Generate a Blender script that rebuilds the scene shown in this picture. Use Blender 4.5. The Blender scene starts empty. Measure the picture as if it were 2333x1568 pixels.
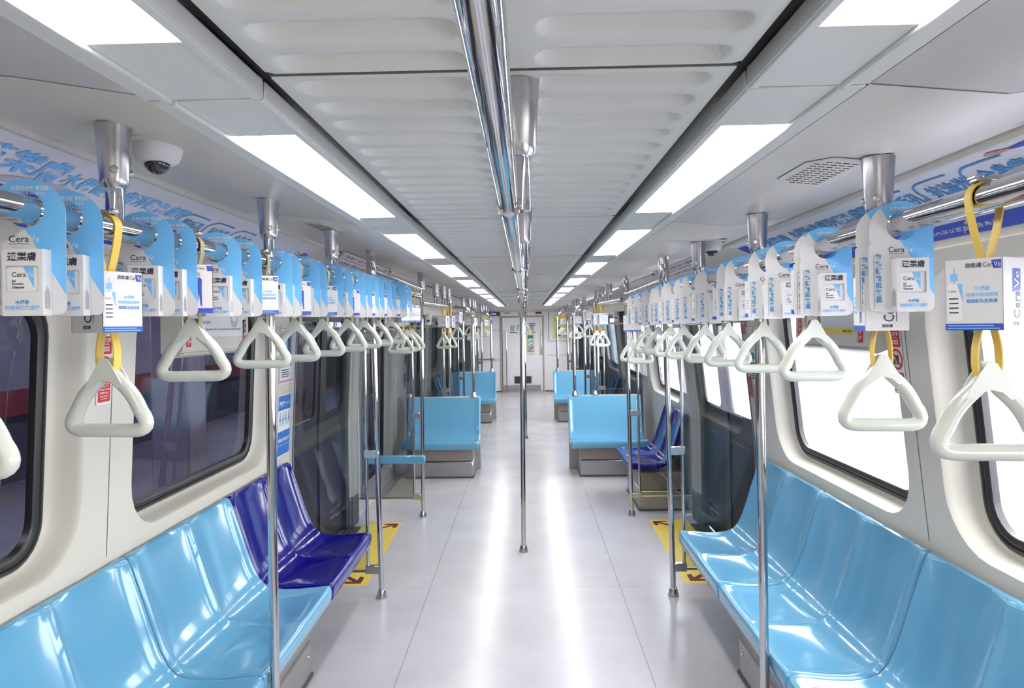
import bpy, math, random
from mathutils import Vector, Matrix
from mathutils.geometry import tessellate_polygon
random.seed(7)
PI = math.pi
SC = bpy.context.scene
COL = SC.collection
def V(*a): return Vector(a)

# ------------------------------------------------------------------ materials
def new_mat(name):
    m = bpy.data.materials.new(name); m.use_nodes = True
    n = m.node_tree.nodes; l = m.node_tree.links
    return m, n, l, n['Principled BSDF']
def pmat(name, col, rough=.5, metal=0., spec=.5, coat=0., noise=0., nscale=30., bump=0., bscale=200., ior=1.5):
    m, n, l, p = new_mat(name)
    p.inputs['Base Color'].default_value = (*col, 1)
    p.inputs['Roughness'].default_value = rough
    p.inputs['Metallic'].default_value = metal
    p.inputs['IOR'].default_value = ior
    p.inputs['Specular IOR Level'].default_value = spec
    p.inputs['Coat Weight'].default_value = coat
    p.inputs['Coat Roughness'].default_value = .06
    tc = n.new('ShaderNodeTexCoord')
    if noise:
        t = n.new('ShaderNodeTexNoise'); t.inputs['Scale'].default_value = nscale; t.inputs['Detail'].default_value = 4
        l.new(tc.outputs['Object'], t.inputs['Vector'])
        r = n.new('ShaderNodeMapRange')
        r.inputs[1].default_value = .3; r.inputs[2].default_value = .7
        r.inputs[3].default_value = 1 - noise; r.inputs[4].default_value = 1 + noise
        l.new(t.outputs['Fac'], r.inputs[0])
        mx = n.new('ShaderNodeVectorMath'); mx.operation = 'SCALE'
        mx.inputs[0].default_value = col
        l.new(r.outputs[0], mx.inputs['Scale'])
        l.new(mx.outputs[0], p.inputs['Base Color'])
    if bump:
        t2 = n.new('ShaderNodeTexNoise'); t2.inputs['Scale'].default_value = bscale
        l.new(tc.outputs['Object'], t2.inputs['Vector'])
        b = n.new('ShaderNodeBump'); b.inputs['Strength'].default_value = bump; b.inputs['Distance'].default_value = .002
        l.new(t2.outputs['Fac'], b.inputs['Height']); l.new(b.outputs[0], p.inputs['Normal'])
    return m
def emat(name, col, s):
    m, n, l, p = new_mat(name)
    p.inputs['Base Color'].default_value = (.8, .8, .8, 1)
    p.inputs['Emission Color'].default_value = (*col, 1)
    p.inputs['Emission Strength'].default_value = s
    return m
def glass_mat(name, tint, refl=1.0, f0=.045):
    m, n, l, p = new_mat(name)
    n.remove(p)
    out = n['Material Output']
    tr = n.new('ShaderNodeBsdfTransparent'); tr.inputs[0].default_value = (*tint, 1)
    gl = n.new('ShaderNodeBsdfGlossy'); gl.inputs['Roughness'].default_value = .01
    gl.inputs['Color'].default_value = (refl, refl, refl, 1)
    lw = n.new('ShaderNodeLayerWeight'); lw.inputs['Blend'].default_value = .5
    pw = n.new('ShaderNodeMath'); pw.operation = 'POWER'; pw.inputs[1].default_value = 5; l.new(lw.outputs['Facing'], pw.inputs[0])
    fr = n.new('ShaderNodeMapRange'); fr.inputs[3].default_value = f0; fr.inputs[4].default_value = 1.; l.new(pw.outputs[0], fr.inputs[0])
    mx = n.new('ShaderNodeMixShader')
    l.new(fr.outputs[0], mx.inputs[0]); l.new(tr.outputs[0], mx.inputs[1]); l.new(gl.outputs[0], mx.inputs[2])
    l.new(mx.outputs[0], out.inputs['Surface'])
    return m
def srgb(r, g, b):
    f = lambda c: (c/255/12.92) if c/255 <= .04045 else ((c/255+.055)/1.055)**2.4
    return (f(r), f(g), f(b))
M = {}
M['cream'] = pmat('cream_panel', (.65, .615, .545), .38, noise=.02, nscale=300, bump=.03, bscale=900)
M['ceil'] = pmat('ceiling_panel', (.73, .74, .695), .42, noise=.012, nscale=6)
M['cove'] = pmat('side_ceiling', (.72, .70, .645), .35, noise=.015, nscale=5)
M['fixture'] = pmat('light_housing', (.76, .77, .735), .4)
M['diffuser'] = emat('light_diffuser', (1., .985, .955), 12.5)
M['black'] = pmat('black_gap', (.006, .006, .006), .7)
M['rubber'] = pmat('black_rubber', (.018, .018, .02), .38)
M['seam'] = pmat('seam_line', (.12, .115, .10), .7)
M['blue'] = pmat('seat_blue', srgb(99, 160, 195), .16, coat=.5, noise=.02, nscale=3)
M['navy'] = pmat('seat_navy', srgb(16, 10, 120), .12, coat=.25, spec=.4)
M['chrome'] = pmat('chrome', (.56, .56, .59), .05, 1.)
M['alu'] = pmat('satin_aluminium', (.52, .52, .54), .24, 1., noise=.04, nscale=60)
M['steel'] = pmat('stainless_panel', (.42, .41, .41), .33, 1., noise=.05, nscale=20)
M['steelw'] = pmat('warm_steel_panel', (.30, .265, .245), .42, .55, noise=.05, nscale=20)
M['doorsteel'] = pmat('door_steel', (.026, .026, .036), .42, .1, spec=.22, noise=.05, nscale=9)
M['pillar'] = pmat('pillar_grey', (.40, .39, .365), .42)
M['darkgrey'] = pmat('dark_grey', (.07, .07, .075), .45)
M['ivory'] = pmat('handle_ivory', (.58, .60, .54), .25, coat=.3)
M['yellow'] = pmat('strap_yellow', srgb(222, 190, 82), .45, bump=.1, bscale=1500)
M['olive'] = pmat('strap_olive', srgb(150, 146, 112), .45, bump=.1, bscale=1500)
M['card'] = pmat('card_white', (.68, .67, .67), .45)
M['cardblue'] = pmat('card_blue', srgb(112, 186, 240), .35)
M['ink'] = pmat('ink_dark', (.03, .03, .06), .5)
M['inkblue'] = pmat('ink_blue', srgb(70, 145, 205), .5)
M['sky'] = pmat('ink_sky', srgb(120, 185, 240), .5)
M['royal'] = pmat('ink_royal', srgb(50, 75, 180), .5)
M['white'] = pmat('paint_white', (.78, .78, .78), .4)
M['paper'] = pmat('poster_paper', (.76, .76, .84), .35)
M['pgrey'] = pmat('poster_grey', (.46, .46, .54), .35)
M['red'] = pmat('sign_red', srgb(200, 25, 30), .45)
M['floor_y'] = pmat('sticker_yellow', srgb(226, 204, 92), .4, noise=.03, nscale=14)
M['dkred'] = pmat('arrow_red', srgb(110, 22, 40), .5)
M['green'] = pmat('sign_green', srgb(30, 140, 120), .45)
M['lime'] = pmat('poster_lime', srgb(205, 214, 90), .5)
M['skin'] = pmat('skin_tone', srgb(196, 140, 120), .6)
M['dome'] = pmat('smoked_dome', (.02, .022, .03), .05, coat=.6)
M['endwall'] = pmat('end_wall_white', (.88, .87, .92), .35, noise=.015, nscale=3)
M['oframe'] = pmat('door_frame_olive', srgb(180, 172, 140), .4)
M['creambox'] = pmat('cream_box', srgb(226, 220, 190), .4)
M['led'] = pmat('led_panel', (.02, .02, .05), .2)
M['ledtext'] = emat('led_text', (.25, .22, .9), 1.0)
M['exit'] = emat('exit_text', (.1, .7, .5), .6)
M['glass'] = glass_mat('window_glass', (.93, .95, .96))
M['pglass'] = glass_mat('partition_glass', (.87, .89, .91), 1.)
M['dark_pglass'] = glass_mat('darkened_partition_glass', (.60, .63, .66), 1., .09)  # partition glass with its tint darkened to imitate dark reflections
M['platwall'] = pmat('platform_wall', srgb(120, 120, 150), .5, noise=.15, nscale=2)
M['platdark'] = pmat('platform_dark', srgb(70, 70, 95), .5, noise=.15, nscale=2)
M['maroon'] = pmat('platform_maroon', srgb(120, 40, 60), .5)
M['brick'] = pmat('platform_brick', srgb(205, 120, 95), .6, noise=.2, nscale=12)
M['lilac'] = pmat('platform_lilac', srgb(190, 180, 215), .5)
M['platfill'] = emat('platform_fill_glow', (.93, .92, 1.), 34.)
M['signlit'] = emat('lit_sign', (.9, .93, 1.), 1.1)
M['redlit'] = emat('lit_red', (1., .12, .08), 1.2)
M['parapet'] = pmat('parapet_concrete', (.62, .60, .68), .7, noise=.2, nscale=2)

def floor_mat():
    m, n, l, p = new_mat('vinyl_floor')
    tc = n.new('ShaderNodeTexCoord'); sx = n.new('ShaderNodeSeparateXYZ')
    l.new(tc.outputs['Object'], sx.inputs[0])
    def math_(op, a, b=None):
        k = n.new('ShaderNodeMath'); k.operation = op
        for i, q in enumerate((a, b)):
            if q is None: continue
            if isinstance(q, (int, float)): k.inputs[i].default_value = q
            else: l.new(q, k.inputs[i])
        return k.outputs[0]
    ax = math_('ABSOLUTE', sx.outputs[0])
    d = math_('ABSOLUTE', math_('SUBTRACT', ax, .62))
    line1 = math_('LESS_THAN', d, .0016)
    yy = math_('ABSOLUTE', math_('SUBTRACT', math_('MODULO', math_('ADD', sx.outputs[1], 16.18), 2.43), 1.2))
    line2 = math_('MULTIPLY', math_('LESS_THAN', yy, .0025), .35)
    line = math_('MAXIMUM', line1, line2)
    t = n.new('ShaderNodeTexNoise'); t.inputs['Scale'].default_value = 2.2; t.inputs['Detail'].default_value = 8; t.inputs['Roughness'].default_value = .65
    l.new(tc.outputs['Object'], t.inputs['Vector'])
    t2 = n.new('ShaderNodeTexNoise'); t2.inputs['Scale'].default_value = 260; t2.inputs['Detail'].default_value = 2
    l.new(tc.outputs['Object'], t2.inputs['Vector'])
    r = n.new('ShaderNodeValToRGB')
    r.color_ramp.elements[0].position = .25; r.color_ramp.elements[0].color = (.485, .47, .505, 1)
    r.color_ramp.elements[1].position = .75; r.color_ramp.elements[1].color = (.575, .56, .605, 1)
    l.new(t.outputs['Fac'], r.inputs[0])
    mx = n.new('ShaderNodeMix'); mx.data_type = 'RGBA'
    l.new(line, mx.inputs[0]); l.new(r.outputs[0], mx.inputs[6]); mx.inputs[7].default_value = (.22, .21, .22, 1)
    l.new(mx.outputs[2], p.inputs['Base Color'])
    rr = n.new('ShaderNodeMapRange'); rr.inputs[1].default_value = .3; rr.inputs[2].default_value = .7
    rr.inputs[3].default_value = .21; rr.inputs[4].default_value = .25
    l.new(t.outputs['Fac'], rr.inputs[0]); l.new(rr.outputs[0], p.inputs['Roughness'])
    return m
M['floor'] = floor_mat()

# ------------------------------------------------------------------ mesh builder
def xf(origin, right, up):
    r = Vector(right).normalized(); u = Vector(up).normalized(); n = r.cross(u)
    m = Matrix((r, u, n)).transposed().to_4x4(); m.translation = Vector(origin)
    return m
_TX = {}
def text2d(s, bold=0.):
    k = (s, bold)
    if k in _TX: return _TX[k]
    c = bpy.data.curves.new('t', 'FONT'); c.body = s; c.size = 1; c.resolution_u = 2; c.offset = bold
    c.dimensions = '2D'; c.fill_mode = 'BOTH'
    o = bpy.data.objects.new('t', c); COL.objects.link(o)
    dg = bpy.context.evaluated_depsgraph_get(); dg.update()
    me = bpy.data.meshes.new_from_object(o.evaluated_get(dg))
    vs = [(v.co.x, v.co.y) for v in me.vertices]; fs = [tuple(p.vertices) for p in me.polygons]
    bpy.data.objects.remove(o); bpy.data.curves.remove(c); bpy.data.meshes.remove(me)
    x0 = min(v[0] for v in vs); x1 = max(v[0] for v in vs); y0 = min(v[1] for v in vs); y1 = max(v[1] for v in vs)
    _TX[k] = (vs, fs, x0, x1, y0, y1)
    return _TX[k]
def rrect(x0, x1, y0, y1, r, n=6):
    out = []
    for cx, cy, a in ((x1-r, y1-r, 0), (x0+r, y1-r, 90), (x0+r, y0+r, 180), (x1-r, y0+r, 270)):
        for i in range(n+1):
            t = math.radians(a + 90*i/n); out.append((cx + r*math.cos(t), cy + r*math.sin(t)))
    return out
def fillet(pts, r, n=6):
    P = [Vector(p) for p in pts]; out = [P[0]]
    for i in range(1, len(P)-1):
        a, b, c = P[i-1], P[i], P[i+1]
        d1 = (a-b); d2 = (c-b); k = min(r, d1.length*.49, d2.length*.49)
        p, q = b + d1.normalized()*k, b + d2.normalized()*k
        for j in range(n+1):
            t = j/n; out.append(p*(1-t)**2 + b*2*t*(1-t) + q*t*t)
    out.append(P[-1]); return out
class MB:
    def __init__(s): s.v = []; s.f = []; s.mi = []; s.mats = []
    def m(s, name):
        if name not in s.mats: s.mats.append(name)
        return s.mats.index(name)
    def add(s, vs, fs, mat):
        b = len(s.v); k = s.m(mat); s.v += [tuple(v) for v in vs]
        for f in fs: s.f.append(tuple(b+i for i in f)); s.mi.append(k)
        return s
    def box(s, x0, x1, y0, y1, z0, z1, mat, bev=0., mtx=None):
        if x0 > x1: x0, x1 = x1, x0
        if y0 > y1: y0, y1 = y1, y0
        if z0 > z1: z0, z1 = z1, z0
        b = min(bev, (x1-x0)*.49, (y1-y0)*.49, (z1-z0)*.49)
        if b <= 0:
            vs = [(x, y, z) for x in (x0, x1) for y in (y0, y1) for z in (z0, z1)]
            fs = [(0,1,3,2),(4,6,7,5),(0,4,5,1),(2,3,7,6),(0,2,6,4),(1,5,7,3)]
        else:
            vs = []; idx = {}
            for ix in (0, 1):
                for iy in (0, 1):
                    for iz in (0, 1):
                        c = [(x0, x1)[ix], (y0, y1)[iy], (z0, z1)[iz]]
                        ins = [b if i == 0 else -b for i in (ix, iy, iz)]
                        for ax in range(3):
                            p = [c[a] + (ins[a] if a != ax else 0) for a in range(3)]
                            idx[(ix, iy, iz, ax)] = len(vs); vs.append(tuple(p))
            fs = []
            for ax in range(3):
                o = [a for a in range(3) if a != ax]
                for sd in (0, 1):
                    q = []
                    for p0, p1 in ((0,0),(1,0),(1,1),(0,1)):
                        k = [0,0,0]; k[ax] = sd; k[o[0]] = p0; k[o[1]] = p1; q.append(idx[(*k, ax)])
                    fs.append(tuple(q))
            for ax in range(3):
                o = [a for a in range(3) if a != ax]
                for p0 in (0,1):
                    for p1 in (0,1):
                        k0 = [0,0,0]; k0[o[0]] = p0; k0[o[1]] = p1; k1 = list(k0); k1[ax] = 1
                        fs.append((idx[(*k0, o[0])], idx[(*k1, o[0])], idx[(*k1, o[1])], idx[(*k0, o[1])]))
            for ix in (0,1):
                for iy in (0,1):
                    for iz in (0,1): fs.append(tuple(idx[(ix,iy,iz,a)] for a in range(3)))
            c = Vector(((x0+x1)/2, (y0+y1)/2, (z0+z1)/2)); g = []
            for f in fs:
                p = [Vector(vs[i]) for i in f]; nn = (p[1]-p[0]).cross(p[2]-p[0])
                g.append(f if nn.dot(sum(p, Vector())/len(p)-c) > 0 else tuple(reversed(f)))
            fs = g
        if mtx is not None: vs = [mtx @ Vector(v) for v in vs]
        return s.add(vs, fs, mat)
    def tube(s, pts, r, mat, n=14, closed=False, cap=True, ry=None):
        P = [Vector(p) for p in pts]; N = len(P); rr = r if callable(r) else (lambda i: r)
        T = []
        for i in range(N):
            a = P[(i-1) % N] if (closed or i > 0) else P[i]; b = P[(i+1) % N] if (closed or i < N-1) else P[i]
            T.append((b-a).normalized())
        ref = Vector((0,0,1)) if abs(T[0].z) < .9 else Vector((1,0,0))
        if ry: ref = Vector(ry)
        u = (ref - T[0]*ref.dot(T[0])).normalized(); vs = []
        for i in range(N):
            if ry: u = (Vector(ry) - T[i]*Vector(ry).dot(T[i])).normalized()
            else: u = (u - T[i]*u.dot(T[i])).normalized()
            w = T[i].cross(u); q = rr(i); q1, q2 = (q if isinstance(q, tuple) else (q, q))
            for k in range(n):
                t = 2*PI*k/n; vs.append(P[i] + u*q1*math.cos(t) + w*q2*math.sin(t))
        fs = []
        for i in range(N if closed else N-1):
            j = (i+1) % N
            for k in range(n):
                k2 = (k+1) % n; fs.append((i*n+k, i*n+k2, j*n+k2, j*n+k))
        if cap and not closed:
            fs.append(tuple(reversed(range(n)))); fs.append(tuple(range((N-1)*n, N*n)))
        return s.add(vs, fs, mat)
    def lathe(s, prof, mat, origin=(0,0,0), n=24, mtx=None):
        vs = []; o = Vector(origin); N = len(prof)
        for r, z in prof:
            for k in range(n):
                t = 2*PI*k/n; p = Vector((r*math.cos(t), r*math.sin(t), z))
                if mtx is not None: p = mtx @ p
                vs.append(p + o)
        fs = []
        for i in range(N-1):
            for k in range(n):
                k2 = (k+1) % n; fs.append((i*n+k, (i+1)*n+k, (i+1)*n+k2, i*n+k2))
        fs.append(tuple(range(n))); fs.append(tuple(reversed(range((N-1)*n, N*n))))
        return s.add(vs, fs, mat)
    def flat(s, poly, mat, mtx=None, holes=(), fn=None, z=0.):
        loops = [[Vector((p[0], p[1], 0)) for p in q] for q in (poly, *holes)]
        tr = tessellate_polygon(loops); pts = [p for q in loops for p in q]
        g = []
        for t in tr:
            a, b, c = (pts[i] for i in t)
            g.append(t if (b-a).cross(c-a).z > 0 else tuple(reversed(t)))
        if fn: vs = [fn(p.x, p.y) for p in pts]
        else: vs = [(mtx or Matrix()) @ Vector((p.x, p.y, z)) for p in pts]
        return s.add(vs, g, mat)
    def prism(s, poly, h0, h1, mat, mtx=None, holes=()):
        mtx = mtx or Matrix()
        loops = [list(q) for q in (poly, *holes)]
        vl = [[Vector((p[0], p[1], 0)) for p in q] for q in loops]
        tr = tessellate_polygon(vl); pts = [p for q in vl for p in q]; n = len(pts)
        vs = [mtx @ Vector((p.x, p.y, h1)) for p in pts] + [mtx @ Vector((p.x, p.y, h0)) for p in pts]; fs = []
        for t in tr:
            a, b, c = (pts[i] for i in t); t = tuple(t)
            if (b-a).cross(c-a).z < 0: t = tuple(reversed(t))
            fs.append(t); fs.append(tuple(i+n for i in reversed(t)))
        b = 0
        for li, q in enumerate(loops):
            k = len(q); area = sum(q[i][0]*q[(i+1) % k][1]-q[(i+1) % k][0]*q[i][1] for i in range(k))
            flip = (area < 0) ^ (li > 0)
            for i in range(k):
                j = (i+1) % k; f = (b+i, b+i+n, b+j+n, b+j)
                fs.append(tuple(reversed(f)) if flip else f)
            b += k
        return s.add(vs, fs, mat)
    def text(s, txt, size, mat, mtx=None, bold=0., align='c', fn=None, z=.0008, at=(0,0), width=None, squash=1.):
        vs, fs, x0, x1, y0, y1 = text2d(txt, bold)
        k = size/(y1-y0) if size else width/(x1-x0)
        kx = k*squash
        if width and size: kx = width/(x1-x0)
        ox = {'c': (x0+x1)/2, 'l': x0, 'r': x1}[align]; oy = (y0+y1)/2
        pts = [((v[0]-ox)*kx + at[0], (v[1]-oy)*k + at[1]) for v in vs]
        if fn: w = [fn(*p) for p in pts]
        else: w = [(mtx or Matrix()) @ Vector((p[0], p[1], z)) for p in pts]
        return s.add(w, fs, mat)
    def grid(s, rows, mat, closed=False, flip=False):
        n = len(rows[0]); vs = [p for r in rows for p in r]; fs = []
        for i in range(len(rows)-1):
            for j in range(n if closed else n-1):
                j2 = (j+1) % n; f = (i*n+j, i*n+j2, (i+1)*n+j2, (i+1)*n+j)
                fs.append(tuple(reversed(f)) if flip else f)
        return s.add(vs, fs, mat)
    def build(s, name, parent=None, loc=None, rot=None, angle=38, smooth=True):
        me = bpy.data.meshes.new(name); me.from_pydata(s.v, [], s.f)
        for k in s.mats: me.materials.append(M[k])
        me.polygons.foreach_set('material_index', s.mi)
        if smooth:
            me.polygons.foreach_set('use_smooth', [True]*len(me.polygons)); me.set_sharp_from_angle(angle=math.radians(angle))
        me.update()
        o = bpy.data.objects.new(name, me); COL.objects.link(o)
        if parent is not None: o.parent = parent
        if loc is not None: o.location = loc
        if rot is not None: o.rotation_euler = rot
        return o
def thing(name, label, cat, loc=(0,0,0), rot=(0,0,0), group=None):
    o = bpy.data.objects.new(name, None); COL.objects.link(o); o.empty_display_size = .05
    o.location = loc; o.rotation_euler = rot; return tag(o, label, cat, group)
def tag(o, label, cat, group=None):
    o['label'] = label; o['category'] = cat
    if group: o['group'] = group
    return o
def struct(o):
    o['kind'] = 'structure'; return o
def sroot(name, loc=(0,0,0)):
    o = bpy.data.objects.new(name, None); COL.objects.link(o); o.location = loc; return struct(o)
KIDS = {}
def copy_tree(o, parent=None):
    c = o.copy(); COL.objects.link(c)
    if parent is not None: c.parent = parent
    for ch in [k for k in list(o.children)]: copy_tree(ch, c)
    return c
ORD = ('first second third fourth fifth sixth seventh eighth ninth tenth eleventh twelfth thirteenth fourteenth fifteenth '
       'sixteenth seventeenth eighteenth nineteenth twentieth twenty-first twenty-second').split()

# ------------------------------------------------------------------ car profile
LAM = {-1: .05, 1: .10}
DZ = {-1: .065, 1: 0.}
def xw(z, s): return 1.5 if z < .9 else 1.5 - LAM[s]*(z-.9)
def wallpt(s, y, z, d=0.): return V(s*(xw(z, s)-d), y, z)
def wallm(s, y, z, d=.002):        # local frame on the wall, x to the viewer's right, y up
    return xf(wallpt(s, y, z, d), (0, -s, 0), (-s*LAM[s] if z >= .9 else 0, 0, 1))
COVE = {s: [(xw(1.95, s)+.004, 1.945+DZ[s]*.6), (xw(1.95, s)-.02, 2.0+DZ[s]*.7), (1.375, 2.06+DZ[s]*.8), (1.325, 2.10+DZ[s]*.9), (1.265, 2.13+DZ[s]), (1.2, 2.15+DZ[s])] for s in (-1, 1)}
def arc_interp(prof, v):           # v = arc length up from the bottom
    for a, b in zip(prof, prof[1:]):
        d = math.hypot(b[0]-a[0], b[1]-a[1])
        if v <= d or b is prof[-1]:
            t = v/d; n = (-(b[1]-a[1])/d, (b[0]-a[0])/d)
            return a[0]+(b[0]-a[0])*t, a[1]+(b[1]-a[1])*t, n
        v -= d
def cove_fn(s, y0, off):           # (u to the viewer's right along the wall, v up the cove) -> 3D
    def fn(u, v):
        x, z, n = arc_interp(COVE[s], max(v, 0))
        k = 1 if n[0] < 0 else -1
        return V(s*(x + k*n[0]*off), y0 - s*u, z + k*n[1]*off)
    return fn
def ceilz(s, x):                   # side ceiling underside
    pts = {-1: [(.672, 2.158), (.92, 2.20), (1.2, 2.15+DZ[-1]+.012)], 1: [(.672, 2.150), (.92, 2.126), (1.2, 2.162)]}[s]
    for a, b in zip(pts, pts[1:]):
        if x <= b[0]: return a[1]+(b[1]-a[1])*(x-a[0])/(b[0]-a[0])
    return pts[-1][1]
Y0, YE = -2.1, 17.4
DOORS = [(4.42, 5.80), (8.69, 10.07), (12.94, 14.32)]
BAYS = [(Y0, 4.42, {-1: [(-.70, .52), (.91, 2.23), (2.66, 3.96)], 1: [(-.70, .58), (.98, 2.33), (2.69, 3.93)]}), (6.12, 8.69, {-1: [(6.34, 7.60, .16)], 1: [(6.55, 7.95)]}), (10.37, 12.94, [(10.80, 12.20)]), (14.62, YE, [(15.0, 16.4)])]  # low-silled left pane made up to stand for the dark stripes beyond the doorway
# ------------------------------------------------------------------ floor, ceiling
b = MB(); b.box(-1.62, 1.62, Y0, YE+.05, -.06, 0, 'floor'); struct(b.build('floor'))
RP = 1.68
CY0 = 1.217 - 2*RP
def ceil_h(x, y):
    t = ((y-CY0) % RP)
    h = 0.
    if t < .012 or t > RP-.012: h += .006
    ax = abs(x)
    if ax > .405: h += (ax-.405)**2*18
    k = (t/.12) % 1.; yy = (k-.5)*.12
    x0, x1, hw = .055, .388, .040
    dx = max(x0+hw-ax, 0, ax-(x1-hw)); d = math.hypot(dx, yy)
    if d < hw:
        q = min(1., (hw-d)/.020); h += .027*q*q*(3-2*q)
    return h
b = MB(); rows = []
y = Y0; ys = []
while y < 16.6:
    ys.append(y); y += .010 if y < 4.5 else (.015 if y < 9 else .03)
ys.append(16.6)
xs = sorted(set([-.42+.84*i/44 for i in range(45)] + [sg*q for sg in (-1, 1) for q in (.055, .060, .066, .072, .370, .376, .382, .388)]))
for y in ys: rows.append([(x, y, 2.17 + ceil_h(x, y)) for x in xs])
b.grid(rows, 'ceil', flip=False)
for k in range(0, 12): b.box(-.418, .418, CY0+RP*k-.0022, CY0+RP*k+.0022, 2.1722, 2.18, 'seam')
for s in (-1, 1): b.box(s*.41, s*.460, Y0, 16.6, 2.192, 2.20, 'black'); b.box(s*.4185, s*.4205, Y0, 16.6, 2.1745, 2.195, 'black')
b.grid([[(x, 16.6, 2.162) for x in (-1.25, -.45, .45, 1.25)], [(x, 16.9, 2.13) for x in (-1.25, -.45, .45, 1.25)], [(x, 17.2, 2.075) for x in (-1.3, -.45, .45, 1.3)], [(x, YE, 2.05) for x in (-1.5, -.45, .45, 1.5)]], 'ceil')
b.grid([[(x, 16.6, z) for x in (-1.25, 1.25)] for z in (2.22, 2.162)], 'ceil')
b.box(-1.6, 1.6, Y0-.1, YE+.1, 2.30, 2.34, 'black')
struct(b.build('ceiling', angle=60))
for s, nm in ((-1, 'left'), (1, 'right')):
    b = MB(); prof = [.672, .70, .78, .86, .92, 1.0, 1.1, 1.2]
    sy = [Y0] + [CY0 + .045 + RP*i for i in range(1, 11)] + [16.6]
    for a, c in zip(sy, sy[1:]):
        b.grid([[(s*x, yy, ceilz(s, x) + (.003 if yy in (a, c) else 0)) for x in prof] for yy in (a, a+.004, c-.004, c)], 'cove', flip=(s > 0))
        b.grid([[(s*x, yy, ceilz(s, x)-.0004) for x in prof] for yy in (c-.0022, c+.0022)], 'seam', flip=(s > 0))
    struct(b.build('ceiling_'+nm, angle=50))
    b = MB(); zt = 2.15+DZ[s]     # cream edge trim under the side ceiling
    pf = [(1.188, zt+.016), (1.188, zt+.002), (1.196, zt-.008), (1.212, zt-.008), (1.225, zt+.01), (1.225, zt+.03)]
    b.grid([[(s*x, yy, z) for x, z in pf] for yy in (Y0, 4.25)], 'cream', flip=(s < 0))
    b.grid([[(s*x, yy, z) for x, z in pf] for yy in (6.25, 8.45)], 'cream', flip=(s < 0))
    b.box(s*1.183, s*1.187, Y0, 4.2, zt+.013, zt+.019, 'seam')
    struct(b.build('trim_%d' % (1 if s < 0 else 2)))
    b = MB(); pr = COVE[s]
    b.grid([[(s*x, yy, z) for x, z in pr] for yy in (Y0, YE)], 'cream', flip=(s < 0))
    b.box(s*(pr[0][0]+.03), s*(pr[0][0]+.0), Y0, YE, pr[0][1]-.004, pr[0][1]-.001, 'seam')
    struct(b.build('trim_%d' % (3 if s < 0 else 4), angle=50))

# ------------------------------------------------------------------ ceiling lights
def make_light(s, k):
    y = 1.27 + RP*k
    nm = 'window side left' if s < 0 else 'right'
    side = 'left' if s < 0 else 'right'
    o = thing('ceiling_light', ('rectangular ceiling light in the %s light strip, %s from the camera' % (side, ORD[k+1])) if k > -2 else 'rectangular ceiling light of the %s strip just behind the camera' % side, 'light', (s*.56, y, 2.15), group='ceiling lights of the %s strip' % side)
    q = lambda x: s*x - s*.56
    f = MB()
    def bx(xa, xb, ya, yb, za, zb, mt='fixture', bev=.002): f.box(q(xa), q(xb), ya, yb, za-2.15, zb-2.15, mt, bev)
    g = .006
    bx(.452, .470, g, RP-g, 2.146, 2.185); bx(.618, .632, g, RP-g, 2.142, 2.185); bx(.632, .672, g, RP-g, 2.150, 2.185)
    bx(.449, .453, g, RP-g, 2.150, 2.186)
    bx(.470, .618, g, .245, 2.150, 2.18); bx(.470, .618, 1.420, RP-g, 2.150, 2.18)
    bx(.452, .672, -.012, g-.002, 2.153, 2.19, 'fixture', .001)
    bx(.455, .672, -.020, -.012, 2.165, 2.19, 'seam', 0)
    bx(.455, .672, -.002, .004, 2.158, 2.19, 'seam', 0)
    f.build('frame', o)
    d = MB(); d.box(q(.470), q(.618), .245, 1.420, .003, .012, 'diffuser'); d.build('diffuser', o)
    return o
for s in (-1, 1):
    for k in range(-2, 9): make_light(s, k)

# ------------------------------------------------------------------ side walls and windows
WN = 0
ZR = (.93, 1.885)
def window(s, w0, w1, idx, zb=.968):
    o = sroot('window_%d' % idx, wallpt(s, (w0+w1)/2, 1.4))
    loc = o.location
    f = MB(); yc = (w0+w1)/2; hw = (w1-w0)/2
    def loop(ins, dep, r, z0=zb, z1=1.84):
        dep += .052; r = r if zb > .5 else max(.01, r-.08)
        return [wallpt(s, yc+p, z, -dep) - loc for p, z in rrect(-hw+ins, hw-ins, z0+ins, z1-ins, r)]
    f.grid([loop(-.004, .055, .135), loop(-.002, .036, .133), loop(.006, .030, .128), loop(.014, .030, .12), loop(.017, .036, .118), loop(.022, .036, .114), loop(.025, .030, .112),
            loop(.040, .030, .10), loop(.048, .036, .095), loop(.048, .06, .095)], 'rubber', closed=True, flip=(s < 0))
    f.build('window_frame', o, angle=50)
    p = MB(); l0 = loop(.044, .048, .098)
    p.add(l0, [tuple(range(len(l0)))] if s > 0 else [tuple(reversed(range(len(l0))))], 'glass'); p.build('window_pane', o)
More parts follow.
